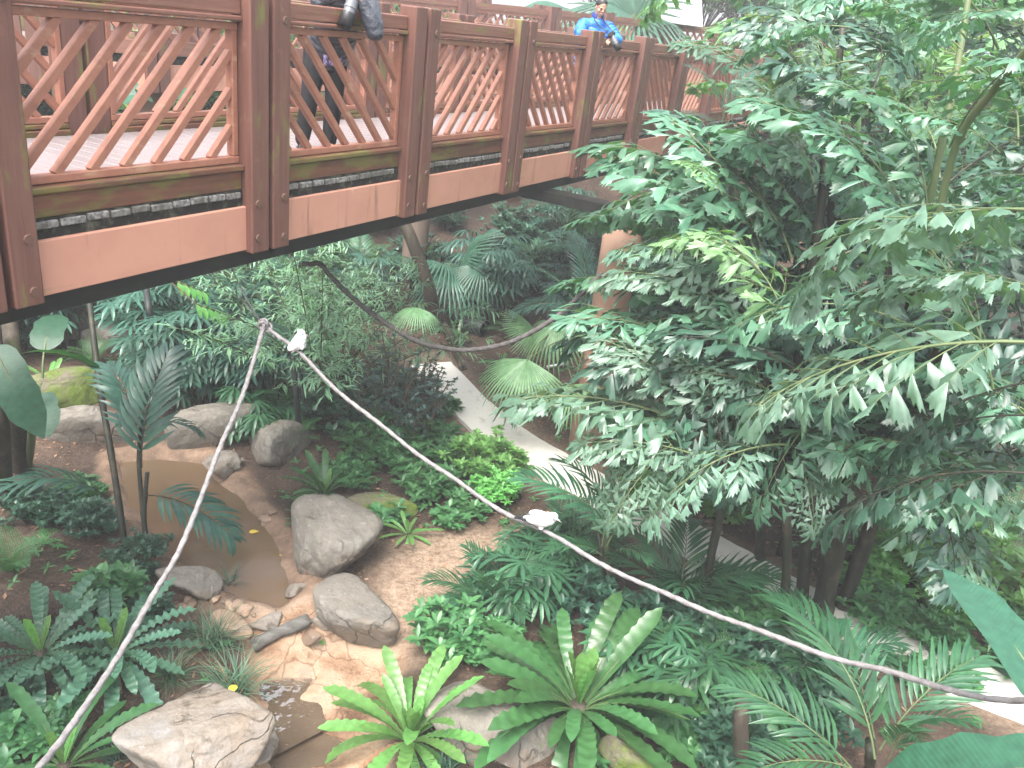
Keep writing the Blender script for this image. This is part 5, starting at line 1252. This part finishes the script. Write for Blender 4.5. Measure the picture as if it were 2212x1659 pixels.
def cover():
    r = random.Random(9); mb = MB()
    for _ in range(2600):
        x, y = r.uniform(-7, 8), r.uniform(3.4, 18)
        v_ = float(vnoise(x*.9+5, y*.9)); 
        if v_ < .48 or float(sdf_poly(POND, x, y)) > -.35 or float(path_dist(x, y)) < .5 or float(sdf_poly(STREAM, x, y)) > -.1 or float(sdf_poly(SAND, x, y)) > -.15: continue
        z = float(H(x, y)); h = r.uniform(.03, .14); n = r.choice((4, 5, 6)); a0 = r.uniform(0, 6)
        for j in range(n):
            mb.blade((x, y, z+h*.6), sph(a0+6.283*j/n, r.uniform(0, .7)), (0, 0, 1), r.uniform(.05, .12), r.uniform(.02, .045), ovate, .6, 3, .2)
    o = obj('ground_cover', mb.mesh('ground_cover', M['bush'])); tag(o, 'small green seedlings and ground cover on the soil', 'ground cover', None, 'stuff')
cover()

# ---------------------------------------------------------------- ropes
def rope_mesh(ctrl, rad, mat, name='rope', strands=3, jit=.0, seed=1):
    P = np.array([at(*c) for c in ctrl]); n = len(P); r = random.Random(seed); Q = []
    for i in range(n-1):
        p0, p1, p2, p3 = P[max(i-1, 0)], P[i], P[i+1], P[min(i+2, n-1)]
        m = max(4, int(np.linalg.norm(p2-p1)/.02))
        for k in range(m):
            u = k/m; Q.append(.5*((2*p1)+(-p0+p2)*u+(2*p0-5*p1+4*p2-p3)*u*u+(-p0+3*p1-3*p2+p3)*u**3))
    Q.append(P[-1]); Q = np.array(Q)
    s = np.arange(len(Q))*.02
    if jit:
        Q[:, 2] += jit*np.array([mnoise.noise(Vector((q*1.6, seed, 0))) for q in s]); Q[:, 1] += jit*np.array([mnoise.noise(Vector((q*1.6, seed, 9))) for q in s])
    T = np.gradient(Q, axis=0); T /= np.linalg.norm(T, axis=1)[:, None]
    k = 12; vs = []; u = np.cross(T[0], (0, 0, 1)); u /= np.linalg.norm(u)
    for i in range(len(Q)):
        u = u-T[i]*(u@T[i]); u /= np.linalg.norm(u); v = np.cross(T[i], u)
        for j in range(k):
            a = 2*pi*j/k; rr = rad*(1+.13*cos(strands*a-s[i]*55)+.05*sin(s[i]*9+seed))
            vs.append(Q[i]+rr*(cos(a)*u+sin(a)*v))
    f = [(i*k+j, i*k+(j+1) % k, (i+1)*k+(j+1) % k, (i+1)*k+j) for i in range(len(Q)-1) for j in range(k)]
    f += [tuple(range(k-1, -1, -1)), tuple((len(Q)-1)*k+j for j in range(k))]
    mb = MB(); mb.add(vs, f); return mb.mesh(name, mat)
KN = (570, 703, 6.9)
ro = thing('rope', 'thick pale grey rope running from the hanging knot down to the bottom left corner', 'rope')
obj('rope_line', rope_mesh([KN, (522, 860, 6.4), (474, 969, 5.98), (398, 1166, 5.45), (335, 1279, 5.15), (255, 1419, 4.85), (148, 1576, 4.5), (89, 1653, 4.35), (10, 1752, 4.15)], .0158, M['rope'], jit=.01, seed=2), ro)
mb = MB(); kc = at(*KN); r = random.Random(4)
for i in range(6):
    ax = sph(r.uniform(0, 6), r.uniform(-.8, .8)); u = np.cross(ax, (0.3, .2, 1)); u /= np.linalg.norm(u); v = np.cross(ax, u); c = kc+V3(r.gauss(0, .012), r.gauss(0, .012), r.gauss(0, .02))
    mb.tube([c+(u*cos(t)+v*sin(t))*.034 for t in np.linspace(0, 6.283, 15)], .010, 6)
obj('knot', mb.mesh('knot', M['rope']), ro)
for k, (x, y, off) in enumerate([(541, 566, .05), (545, 560, .12), (528, 566, .35)]):
    q = bl(-.25+.05*k, off, -.70); mb = MB(); mid = (q+kc)/2+V3(.02*k, 0, -.05-.02*k)
    mb.tube([q, mid, kc], .0035, 5); obj('hanging_wire', mb.mesh('hanging_wire', M['wire']), ro)
ro2 = tag(obj('rope', rope_mesh([KN, (600, 728, 6.9), (650, 768, 6.85), (750, 862, 6.7), (900, 975, 6.5), (1020, 1060, 6.3), (1150, 1140, 6.1), (1320, 1228, 5.9), (1480, 1300, 5.7), (1600, 1345, 5.55), (1700, 1385, 5.4), (1800, 1420, 5.3), (1900, 1445, 5.2), (2100, 1498, 5.0), (2212, 1520, 4.95), (2350, 1545, 4.8), (2800, 1560, 4.6), (3400, 1450, 4.6)], .0158, M['rope'], jit=.045, seed=5)), 'thick pale grey rope with two white birds stretching to the right edge', 'rope')
tag(ro2, group='pale perch ropes'); tag(ro, group='pale perch ropes')
dr_ = thing('rope', 'dark rope sagging in a curve beneath the bridge in front of the fan palms', 'rope')
obj('rope_line', rope_mesh([(652, 570, 9.4), (672, 570, 9.4), (693, 571, 9.4), (712, 594, 9.4), (760, 642, 9.4), (830, 696, 9.3), (900, 737, 9.2), (960, 752, 9.2), (1010, 756, 9.2), (1080, 746, 9.1), (1140, 722, 9.1), (1190, 692, 9.1), (1230, 660, 9.1), (1300, 590, 9.0)], .026, M['dark_rope'], seed=7), dr_)
q0, q1 = at(676, 568, 9.4), at(674, 490, 9.4); mb = MB(); mb.tube([q0, q1], .004, 5); obj('hanging_wire', mb.mesh('hanging_wire', M['wire']), dr_)

# ---------------------------------------------------------------- birds
M['bird_white'] = surf('bird_white', (0.66, 0.66, 0.65), 0.7, 0.2, [((60, 60, 60), 3, .5, .7, (.56, .56, .56), .6)])
M['bird_black'] = surf('bird_black', (0.015, 0.015, 0.017), 0.5, 0.4)
M['bird_blue'] = surf('bird_blue', (0.10, 0.22, 0.42), 0.5, 0.3)
M['bird_beak'] = surf('bird_beak', (0.28, 0.26, 0.24), 0.4, 0.4)
def remeshed(mb, name, mat, voxel, smooth=3, fac=.5):
    me = mb.mesh(name+'_raw', mat); o = bpy.data.objects.new('tmp', me); C.objects.link(o)
    m = o.modifiers.new('r', 'REMESH'); m.mode = 'VOXEL'; m.voxel_size = voxel; m.use_smooth_shade = True
    if smooth: s = o.modifiers.new('s', 'SMOOTH'); s.iterations = smooth; s.factor = fac
    dg = bpy.context.evaluated_depsgraph_get(); ev = o.evaluated_get(dg)
    out = bpy.data.meshes.new_from_object(ev); out.name = name
    bpy.data.objects.remove(o); bpy.data.meshes.remove(me)
    if not out.materials: out.materials.append(mat)
    return out
def bird(perch, az, pitch, label, head_turn=0.0, s=1.0):
    t = thing('bird', label, 'bird', perch, az, 'white birds perched on the pale rope'); t.scale = (s, s, s)
    cp, sp_ = cos(pitch), sin(pitch)
    def R_(x, y, z): return V3(x*cp-z*sp_, y, x*sp_+z*cp+.085)        # body frame, pitched about the perch
    axb = np.array([R_(1, 0, 0)-R_(0, 0, 0), [0, 1, 0], R_(0, 0, 1)-R_(0, 0, 0)])
    mb = MB()
    mb.ball(R_(0, 0, 0), (.088, .052, .056), 0, 20, 14, axb); mb.ball(R_(.045, 0, .012), (.06, .047, .05), 0, 18, 12, axb)
    hd = R_(.088, 0, .035); mb.ball(hd, .034, 0, 16, 12); mb.ball((R_(.065, 0, .02)), (.042, .038, .04), 0, 16, 12, axb)
    mb.ball(hd+V3(-.012, 0, .020), (.026, .014, .015), 0, 10, 8)              # crest
    mb.ball(R_(-.085, 0, -.008), (.05, .028, .024), 0, 14, 10, axb)
    for q in (-1, 1): mb.ball(R_(-.03, q*.043, .012), (.075, .015, .036), 0, 14, 10, axb)   # folded wings
    for q in (-1, 1): mb.ball(R_(.005, q*.02, -.048), (.022, .014, .03), 0, 10, 8)          # thighs
    obj('body', remeshed(mb, 'body', M['bird_white'], .0045, 4), t)
    mb = MB()
    for q in (-.012, 0, .012):
        mb.blade(R_(-.115, q*.6, -.012), axb[0]*-1+V3(0, q*6, 0), axb[2], .085, .03, strap, .1, 5, .1)
    mb.box(R_(-.15, 0, -.016), (.07, .03, .006), axb)
    obj('tail_tip', mb.mesh('tail_tip', M['bird_black']), t)
    mb = MB()
    for q in (-1, 1): mb.ball(R_(-.105, q*.034, -.002), (.036, .008, .014), 0, 10, 8, axb)
    obj('wing_tips', mb.mesh('wing_tips', M['bird_black']), t)
    hf = rotz(V3(1, 0, -.28), head_turn); hs_ = rotz(V3(0, 1, 0), head_turn)
    mb = MB(); mb.tube([hd+hf*.028, hd+hf*.045, hd+hf*.066+V3(0, 0, -.004)], [.009, .006, .001], 8); obj('beak', mb.mesh('beak', M['bird_beak']), t)
    for q in (-1, 1):
        mb = MB(); mb.ball(hd+hf*.014+hs_*q*.029+V3(0, 0, .004), (.013, .005, .008), 0, 10, 8); e = obj('eye_patch', mb.mesh('eye_patch', M['bird_blue']), t)
        mb = MB(); mb.ball(hd+hf*.016+hs_*q*.033+V3(0, 0, .004), .0042, 0, 8, 6); obj('eye', mb.mesh('eye', M['bird_black']), e)
        mb = MB(); a = R_(.005, q*.018, -.06); ft = V3(.004, q*.018, .0)
        mb.tube([a, (a+ft)/2+V3(-.006, 0, 0), ft], [.0045, .003, .003], 6)
        for k in (-1, 0, 1): mb.tube([ft, ft+V3(.016, k*.009, .001), ft+V3(.026, k*.012, -.012)], [.003, .0025, .0015], 5)
        mb.tube([ft, ft+V3(-.014, 0, 0), ft+V3(-.02, 0, -.012)], [.003, .0025, .0015], 5)
        obj('leg', mb.mesh('leg', M['bird_black']), t)
bird(at(644, 764, 6.85)+V3(0, 0, .017), radians(-8), radians(52), 'upright white bird perched near the knot of the pale rope', .2, .92)
bird(at(1165, 1148, 6.07)+V3(0, 0, .017), radians(-12), radians(6), 'white bird crouching low on the middle of the pale rope', -.2, 1.0)

# ---------------------------------------------------------------- thin haze volume, added to veil the view and lift the blacks
mb = MB(); mb.box((0, 80, 7), (310, 310, 22)); hz = obj('haze', mb.mesh('haze', None, False))
hz.data.materials.clear(); _m = bpy.data.materials.new('haze'); _m.use_nodes = True; _t = _m.node_tree; _t.nodes.remove(_t.nodes['Principled BSDF'])
_v = _t.nodes.new('ShaderNodeVolumePrincipled'); _v.inputs['Color'].default_value = (0.95, 0.97, 1, 1); _v.inputs['Density'].default_value = 0.0035; _v.inputs['Anisotropy'].default_value = 0.0
_t.links.new(_v.outputs[0], _t.nodes['Material Output'].inputs['Volume']); hz.data.materials.append(_m); hz['kind'] = 'stuff'
# ---------------------------------------------------------------- people on the bridge
M['skin'] = surf('skin', (0.50, 0.29, 0.20), 0.5, 0.4, [((9, 9, 9), 4, .45, .7, (.46, .24, .165), .6)])
M['hair'] = surf('hair', (0.014, 0.012, 0.011), 0.45, 0.5, [((60, 60, 8), 3, .4, .7, (.03, .026, .024), .8)], ((80, 80, 10), .5, .005))
M['blue_down'] = surf('blue_down', (0.035, 0.22, 0.58), 0.45, 0.4, [((9, 9, 22), 4, .42, .6, (.012, .075, .36), .8)], ((14, 14, 14), .3, .01))
M['blue_dark'] = surf('blue_dark', (0.012, 0.03, 0.20), 0.5, 0.4)
M['navy_shell'] = surf('navy_shell', (0.028, 0.032, 0.045), 0.42, 0.5, [((6, 6, 6), 4, .45, .65, (.045, .05, .065), .7)], ((7, 7, 7), .9, .06))
M['black_cloth'] = surf('black_cloth', (0.014, 0.014, 0.016), 0.8, 0.2, [((8, 8, 4), 4, .5, .7, (.028, .028, .03), .7)], ((10, 10, 5), .5, .02))
M['print_cloth'] = surf('print_cloth', (0.10, 0.085, 0.20), 0.8, 0.2, [((55, 55, 55), 2, .48, .56, (.34, .26, .40), .9)])
M['shoe'] = surf('shoe', (0.02, 0.019, 0.018), 0.5, 0.4)
M['cam_black'] = surf('cam_black', (0.018, 0.018, 0.02), 0.4, 0.5)
M['cam_grey'] = surf('cam_grey', (0.12, 0.125, 0.14), 0.35, 0.5)
M['glass'] = surf('glass', (0.01, 0.012, 0.02), 0.05, 0.8)
M['lip'] = surf('lip', (0.38, 0.16, 0.13), 0.5, 0.4)
def limb(mb, pts, rad, k=14, dens=6):
    pts = [np.array(p, float) for p in pts]
    P, Rr = [], []
    for i in range(len(pts)-1):
        for j in range(dens):
            u = j/dens; P.append(pts[i]*(1-u)+pts[i+1]*u); Rr.append(rad[i]*(1-u)+rad[i+1]*u)
    P.append(pts[-1]); Rr.append(rad[-1])
    P = np.array(P)
    for _ in range(2): P[1:-1] = (P[:-2]+2*P[1:-1]+P[2:])/4
    mb.tube(P, Rr, k); mb.ball(P[0], Rr[0], 0, 12, 8); mb.ball(P[-1], Rr[-1], 0, 12, 8)
def hand(mb, wrist, d, nrm, thumb_side, curl=.9, s=1.0):
    d = np.array(d, float); d /= np.linalg.norm(d); nrm = np.array(nrm, float); nrm -= d*(nrm@d); nrm /= np.linalg.norm(nrm); sd_ = np.cross(d, nrm)
    A = np.array([d, sd_, nrm]); w_ = np.array(wrist)
    mb.ball(w_+d*.048*s, np.array([.052, .040, .017])*s, 0, 14, 10, A)
    for i, (off, L) in enumerate(((-.029, .066), (-.010, .076), (.010, .072), (.029, .056))):
        p = w_+(d*.088+sd_*off)*s; q = [p]; a = .25
        for k in range(3):
            dd = d*cos(a)-nrm*sin(a)+sd_*off*1.5; q.append(q[-1]+dd*L*s*(.45, .32, .26)[k]); a += curl*(.9+.1*i)
        limb(mb, q, [.0095*s, .009*s, .0082*s, .0068*s], 8, 2)
    p = w_+(d*.030+sd_*thumb_side*.034)*s
    limb(mb, [p, p+(d*.030+sd_*thumb_side*.022-nrm*.008)*s, p+(d*.058+sd_*thumb_side*.020-nrm*.022)*s], [.0125*s, .0105*s, .008*s], 8, 3)
def person(name_label, origin, J, top, top_mat, puffy, group=None, head_pitch=.35, head_yaw=0.0, scale=1.0, collar=True, yaw=0.0):
    ex = rotz(V3(-BD[0], -BD[1], 0), yaw); ey = rotz(V3(-BN[0], -BN[1], 0), yaw)
    t = thing('person', name_label, 'person', origin, 0, 'people leaning on the bridge railing')
    t.matrix_basis = Matrix(((ex[0], ey[0], 0, origin[0]), (ex[1], ey[1], 0, origin[1]), (0, 0, 1, origin[2]), (0, 0, 0, 1))) @ Matrix.Scale(scale, 4)
    hc = np.array(J['head'], float)
    cp, sp_, cy, sy = cos(head_pitch), sin(head_pitch), cos(head_yaw), sin(head_yaw)
    hx = V3(cy, sy, 0); hy0 = V3(-sy, cy, 0); hy = hy0*cp-V3(0, 0, sp_); hz = hy0*sp_+V3(0, 0, cp)
    A = np.array([hx, hy, hz])
    def h(x, y, z): return hc+x*hx+y*hy+z*hz
    b = MB()
    b.ball(h(0, -.012, .035), (.074, .092, .082), 0, 22, 16, A); b.ball(h(0, .016, -.025), (.062, .068, .085), 0, 20, 14, A); b.ball(h(0, .044, -.088), (.034, .030, .026), 0, 14, 10, A)
    b.ball(h(0, .072, .020), (.052, .016, .012), 0, 14, 8, A)
    limb(b, [h(0, .083, .012), h(0, .100, -.018)], [.0075, .012], 10, 3)
    for q in (-1, 1):
        b.ball(h(q*.013, .093, -.024), .0085, 0, 10, 8); b.ball(h(q*.074, -.008, -.006), (.010, .020, .032), 0, 10, 8, A); b.ball(h(q*.042, .058, -.022), (.022, .018, .018), 0, 12, 8, A)
    b.ball(h(0, .084, -.058), (.024, .010, .012), 0, 12, 8, A)
    limb(b, [h(0, -.022, -.06), J['neck']], [.053, .062])
    limb(b, [J['neck'], J['chest'], J['pelvis']], [.09, .14, .13]); 
    for q, sd_ in ((1, 'r'), (-1, 'l')):
        sh, el, wr = (np.array(J[k+sd_], float) for k in ('sh', 'el', 'wr'))
        limb(b, [np.array(J['chest'])*.6+sh*.4, sh, el, wr], [.08, .058, .042, .028])
        hand(b, wr, J['hd'+sd_], J['hn'+sd_], J['ht'+sd_], J.get('curl', .8))
        hp, kn, an = (np.array(J[k+sd_], float) for k in ('hp', 'kn', 'an'))
        limb(b, [hp, kn, an], [.085, .058, .042]); limb(b, [an, an+V3(0, .07, -.055)], [.034, .024])
    obj('body', remeshed(b, 'body', M['skin'], .0065, 3), t)
    # hair
    m = MB(); m.ball(h(0, -.020, .048), (.081, .092, .082), 0, 22, 16, A)
    for q in (-1, 1): m.ball(h(q*.064, -.03, .02), (.018, .045, .05), 0, 12, 8, A)
    m.ball(h(0, -.07, -.01), (.06, .035, .06), 0, 12, 8, A)
    obj('hair', remeshed(m, 'hair', M['hair'], .006, 2), t)
    for q in (-1, 1):
        m = MB(); m.tube([h(q*.016, .088, .018), h(q*.032, .087, .024), h(q*.052, .074, .017)], [.003, .004, .002], 6); obj('eyebrow', m.mesh('eyebrow', M['hair']), t)
        m = MB(); m.ball(h(q*.033, .078, -.002), (.014, .006, .0045), 0, 10, 8, A); obj('eye', m.mesh('eye', M['hair']), t)
    m = MB(); m.tube([h(-.022, .088, -.060), h(0, .095, -.057), h(.022, .088, -.060)], [.002, .005, .002], 6); obj('mouth', m.mesh('mouth', M['lip']), t)
    # jacket
    j = MB(); ch, pe, nk = np.array(J['chest'], float), np.array(J['pelvis'], float), np.array(J['neck'], float)
    n = 9 if puffy else 16
    for i in range(n):
        u = i/(n-1); c = (nk+V3(0, -.01, -.05))*(1-u)+(pe+V3(0, 0, -.12))*u if puffy else (nk+V3(0, -.01, -.05))*(1-u)+(pe+V3(0, 0, -.14))*u
        c = c+(ch-(nk+pe)/2)*sin(pi*u)*.6
        w_ = (.14+.10*min(1, u*4)) if u < .3 else .24-.02*u; g = (.10+.06*min(1, u*3))
        ax = (pe-nk)/np.linalg.norm(pe-nk); yy = np.cross(ax, (1, 0, 0)); AA = np.array([[1, 0, 0], yy, ax])
        j.ball(c, (w_*(1.0 if puffy else .94), g+.02, .062 if puffy else .075), 0, 24, 12, AA)
    limb(j, [nk+V3(0, 0, -.06), ch, pe], [.12, .16, .16])
    for sd_ in 'rl':
        sh, el, wr = (np.array(J[k+sd_], float) for k in ('sh', 'el', 'wr'))
        if puffy:
            for (p0, p1, r0, r1, k) in ((sh, el, .098, .078, 5), (el, wr, .076, .052, 5)):
                ax = (p1-p0)/np.linalg.norm(p1-p0); u = np.cross(ax, (.3, .4, .8)); u /= np.linalg.norm(u)
                for i in range(k):
                    q = (i+.3)/k; rr = r0*(1-q)+r1*q; j.ball(p0+(p1-p0)*q, (rr, rr, np.linalg.norm(p1-p0)/k*.62), 0, 18, 10, np.array([u, np.cross(ax, u), ax]))
            limb(j, [sh, el, wr], [.075, .055, .040])
            limb(j, [ch*.3+nk*.4+sh*.3, sh], [.10, .085])
        else:
            limb(j, [ch*.5+sh*.5, sh, (sh+el)/2, el, (el+wr)/2, wr], [.11, .088, .085, .080, .068, .05])
            j.ball(el+V3(0, .01, -.03), (.075, .07, .06), 0, 14, 10)
    obj('jacket', remeshed(j, 'jacket', top_mat, .010, 1 if puffy else 3), t)
    if collar:
        m = MB(); ring = [nk+V3(cos(a)*.072, sin(a)*.066+.012, .045+.018*sin(a)*-1) for a in np.linspace(radians(115), radians(425), 22)]
        m.tube(ring, .022, 8); m.tube([q+V3(0, 0, .03) for q in ring], .016, 8); obj('collar', remeshed(m, 'collar', M['blue_dark'] if puffy else top_mat, .006, 2), t)
    # trousers and shoes
    m = MB(); limb(m, [pe+V3(0, 0, .05), pe+V3(0, 0, -.05)], [.155, .165])
    for sd_ in 'rl':
        hp, kn, an = (np.array(J[k+sd_], float) for k in ('hp', 'kn', 'an'))
        limb(m, [hp, (hp+kn)/2, kn, (kn+an)/2, an+V3(0, 0, .0)], [.112, .102, .082, .078, .068])
    obj('trousers', remeshed(m, 'trousers', M['black_cloth'], .011, 3), t)
    for sd_ in 'rl':
        an = np.array(J['an'+sd_], float); m = MB()
        m.ball(an+V3(0, .0, -.045), (.045, .065, .045), 0, 14, 10); m.ball(an+V3(0, .10, -.055), (.048, .095, .035), 0, 14, 10); m.box(an+V3(0, .06, -.084), (.082, .25, .016))
        obj('shoe', remeshed(m, 'shoe', M['shoe'], .007, 3), t)
    return t
def camera_thing(label, P, pos, d, s=1.0, hood_r=.052, length=.2, strap=None):
    """a camera body with a long lens; positions in the person's frame"""
    Wm = P.matrix_basis
    t = thing('camera', label, 'camera', np.array(Wm.translation), 0, 'cameras held over the railing'); t.matrix_basis = Wm.copy()
    pos = np.array(pos, float); d = np.array(d, float); d /= np.linalg.norm(d); sx = np.cross(d, (0, 0, 1)); sx /= np.linalg.norm(sx); uz = np.cross(sx, d); A = np.array([sx, d, uz])
    m = MB(); m.box(pos, (.135*s, .06*s, .09*s), A); m.box(pos+uz*.055*s, (.06*s, .06*s, .04*s), A); m.box(pos+sx*.055*s+d*.02*s, (.035*s, .06*s, .085*s), A)
    bevel(obj('camera_body', m.mesh('camera_body', M['cam_black'], False), t), .010)
    L = length; r0 = hood_r
    m = MB(); m.tube([pos+d*q*s for q in (.03, .05, .051, L*.55, L*.56, L*.62, L*.63, L*.78)], [r0*.80, r0*.80, r0*.86, r0*.86, r0*.95, r0*.95, r0*.86, r0*.84], 24); obj('lens', m.mesh('lens', M['cam_grey'], False), t)
    m = MB(); k = 24; rings = []
    for (q, rr) in ((L*.76, r0*.92), (L*1.18, r0*1.08), (L*1.18, r0*1.0), (L*.78, r0*.8)):
        rings += [pos+d*q*s+(sx*cos(2*pi*i/k)+uz*sin(2*pi*i/k))*rr for i in range(k)]
    m.add(rings, [(a*k+i, a*k+(i+1) % k, (a+1)*k+(i+1) % k, (a+1)*k+i) for a in range(3) for i in range(k)]); obj('lens_hood', m.mesh('lens_hood', M['cam_black'], True), t)
    m = MB(); m.tube([pos+d*L*.79*s, pos+d*L*.80*s], r0*.76, 20); obj('front_glass', m.mesh('front_glass', M['glass'], False), t)
    if strap:
        m = MB(); m.tube(np.array(strap), .007, 6); obj('strap', m.mesh('strap', M['cam_black']), t)
    return t
# person in the blue down jacket
q = onbridge(1305, 90, .05); s_ = (q[:2]-BP) @ BD+.46
o2 = bl(s_, .27, 0)
J2 = dict(head=(0.0, .22, 1.665), neck=(0, .12, 1.50), chest=(0, .06, 1.29), pelvis=(0, -.05, .98), shr=(.185, .10, 1.42), shl=(-.185, .10, 1.42), elr=(.30, .26, 1.285), ell=(-.30, .28, 1.27), wrr=(.10, .47, 1.315), wrl=(-.16, .50, 1.28),
          hdr=(-.8, .5, -.05), hdl=(.75, .35, -.35), hnr=(0, -.1, 1), hnl=(0, .4, 1), htr=1, htl=-1, hpr=(.095, -.05, .93), hpl=(-.095, -.05, .93), knr=(.11, .01, .5), knl=(-.10, .05, .5), anr=(.12, -.06, .09), anl=(-.10, .02, .09), curl=.75)
p2 = person('person in a bright blue quilted down jacket looking down at a camera over the railing', o2, J2, M['blue_down'], M['blue_down'], True, head_pitch=.42, head_yaw=.12, scale=.98, yaw=radians(-50))
camera_thing('black camera with a long lens held by the person in the blue jacket', p2, (-.10, .545, 1.33), (-.42, .45, -.72), .8, .046, .25, [(-.05, .50, 1.37), (.0, .34, 1.40), (.07, .20, 1.50), (.06, .10, 1.56), (0, .04, 1.58), (-.06, .10, 1.56), (-.08, .22, 1.48), (-.12, .42, 1.40), (-.15, .52, 1.36)])
# person in the dark shell jacket, head above the picture
q = onbridge(825, 30, .05); s_ = (q[:2]-BP) @ BD
o1 = bl(s_, .40, 0)
J1 = dict(head=(.02, .46, 1.66), neck=(.0, .34, 1.50), chest=(-.01, .20, 1.28), pelvis=(.04, -.06, .96), shr=(.19, .31, 1.41), shl=(-.19, .31, 1.41), elr=(.26, .47, 1.30), ell=(-.15, .70, 1.115), wrr=(.10, .56, 1.36), wrl=(-.045, .68, 1.30),
          hdr=(-.8, .3, .1), hdl=(.5, -.15, .8), hnr=(.1, .6, .8), hnl=(-.8, .4, .5), htr=1, htl=-1, hpr=(.13, -.06, .90), hpl=(-.05, -.06, .90), knr=(.19, -.02, .48), knl=(-.02, .02, .48), anr=(.24, -.08, .09), anl=(.0, -.03, .09), curl=.8)
p1 = person('person in dark shell jacket and black trousers leaning over the railing, head out of view', o1, J1, M['navy_shell'], M['navy_shell'], False, head_pitch=.75, scale=1.0, yaw=radians(-35))
m = MB(); nx_, nz_ = 10, 8
vs = [(.15-.20*i/nx_*(1-.2*k/nz_)-.03, .13+.012*sin(i*1.5)+.02*k/nz_, 1.02-.26*k/nz_) for k in range(nz_+1) for i in range(nx_+1)]
m.add(vs, [(k*(nx_+1)+i, k*(nx_+1)+i+1, (k+1)*(nx_+1)+i+1, (k+1)*(nx_+1)+i) for k in range(nz_) for i in range(nx_)])
o = obj('printed_shirt_hem', m.mesh('printed_shirt_hem', M['print_cloth']), p1); sm = o.modifiers.new('s', 'SOLIDIFY'); sm.thickness = .006
camera_thing('dark camera with a wide lens hood pointed down by the person in the dark jacket', p1, (.0, .64, 1.40), (.34, .28, -.85), 1.0, .058, .28, [(-.06, .60, 1.45), (-.10, .50, 1.44), (-.08, .40, 1.52), (0, .28, 1.58), (.08, .40, 1.52), (.08, .52, 1.46), (.06, .60, 1.45)])
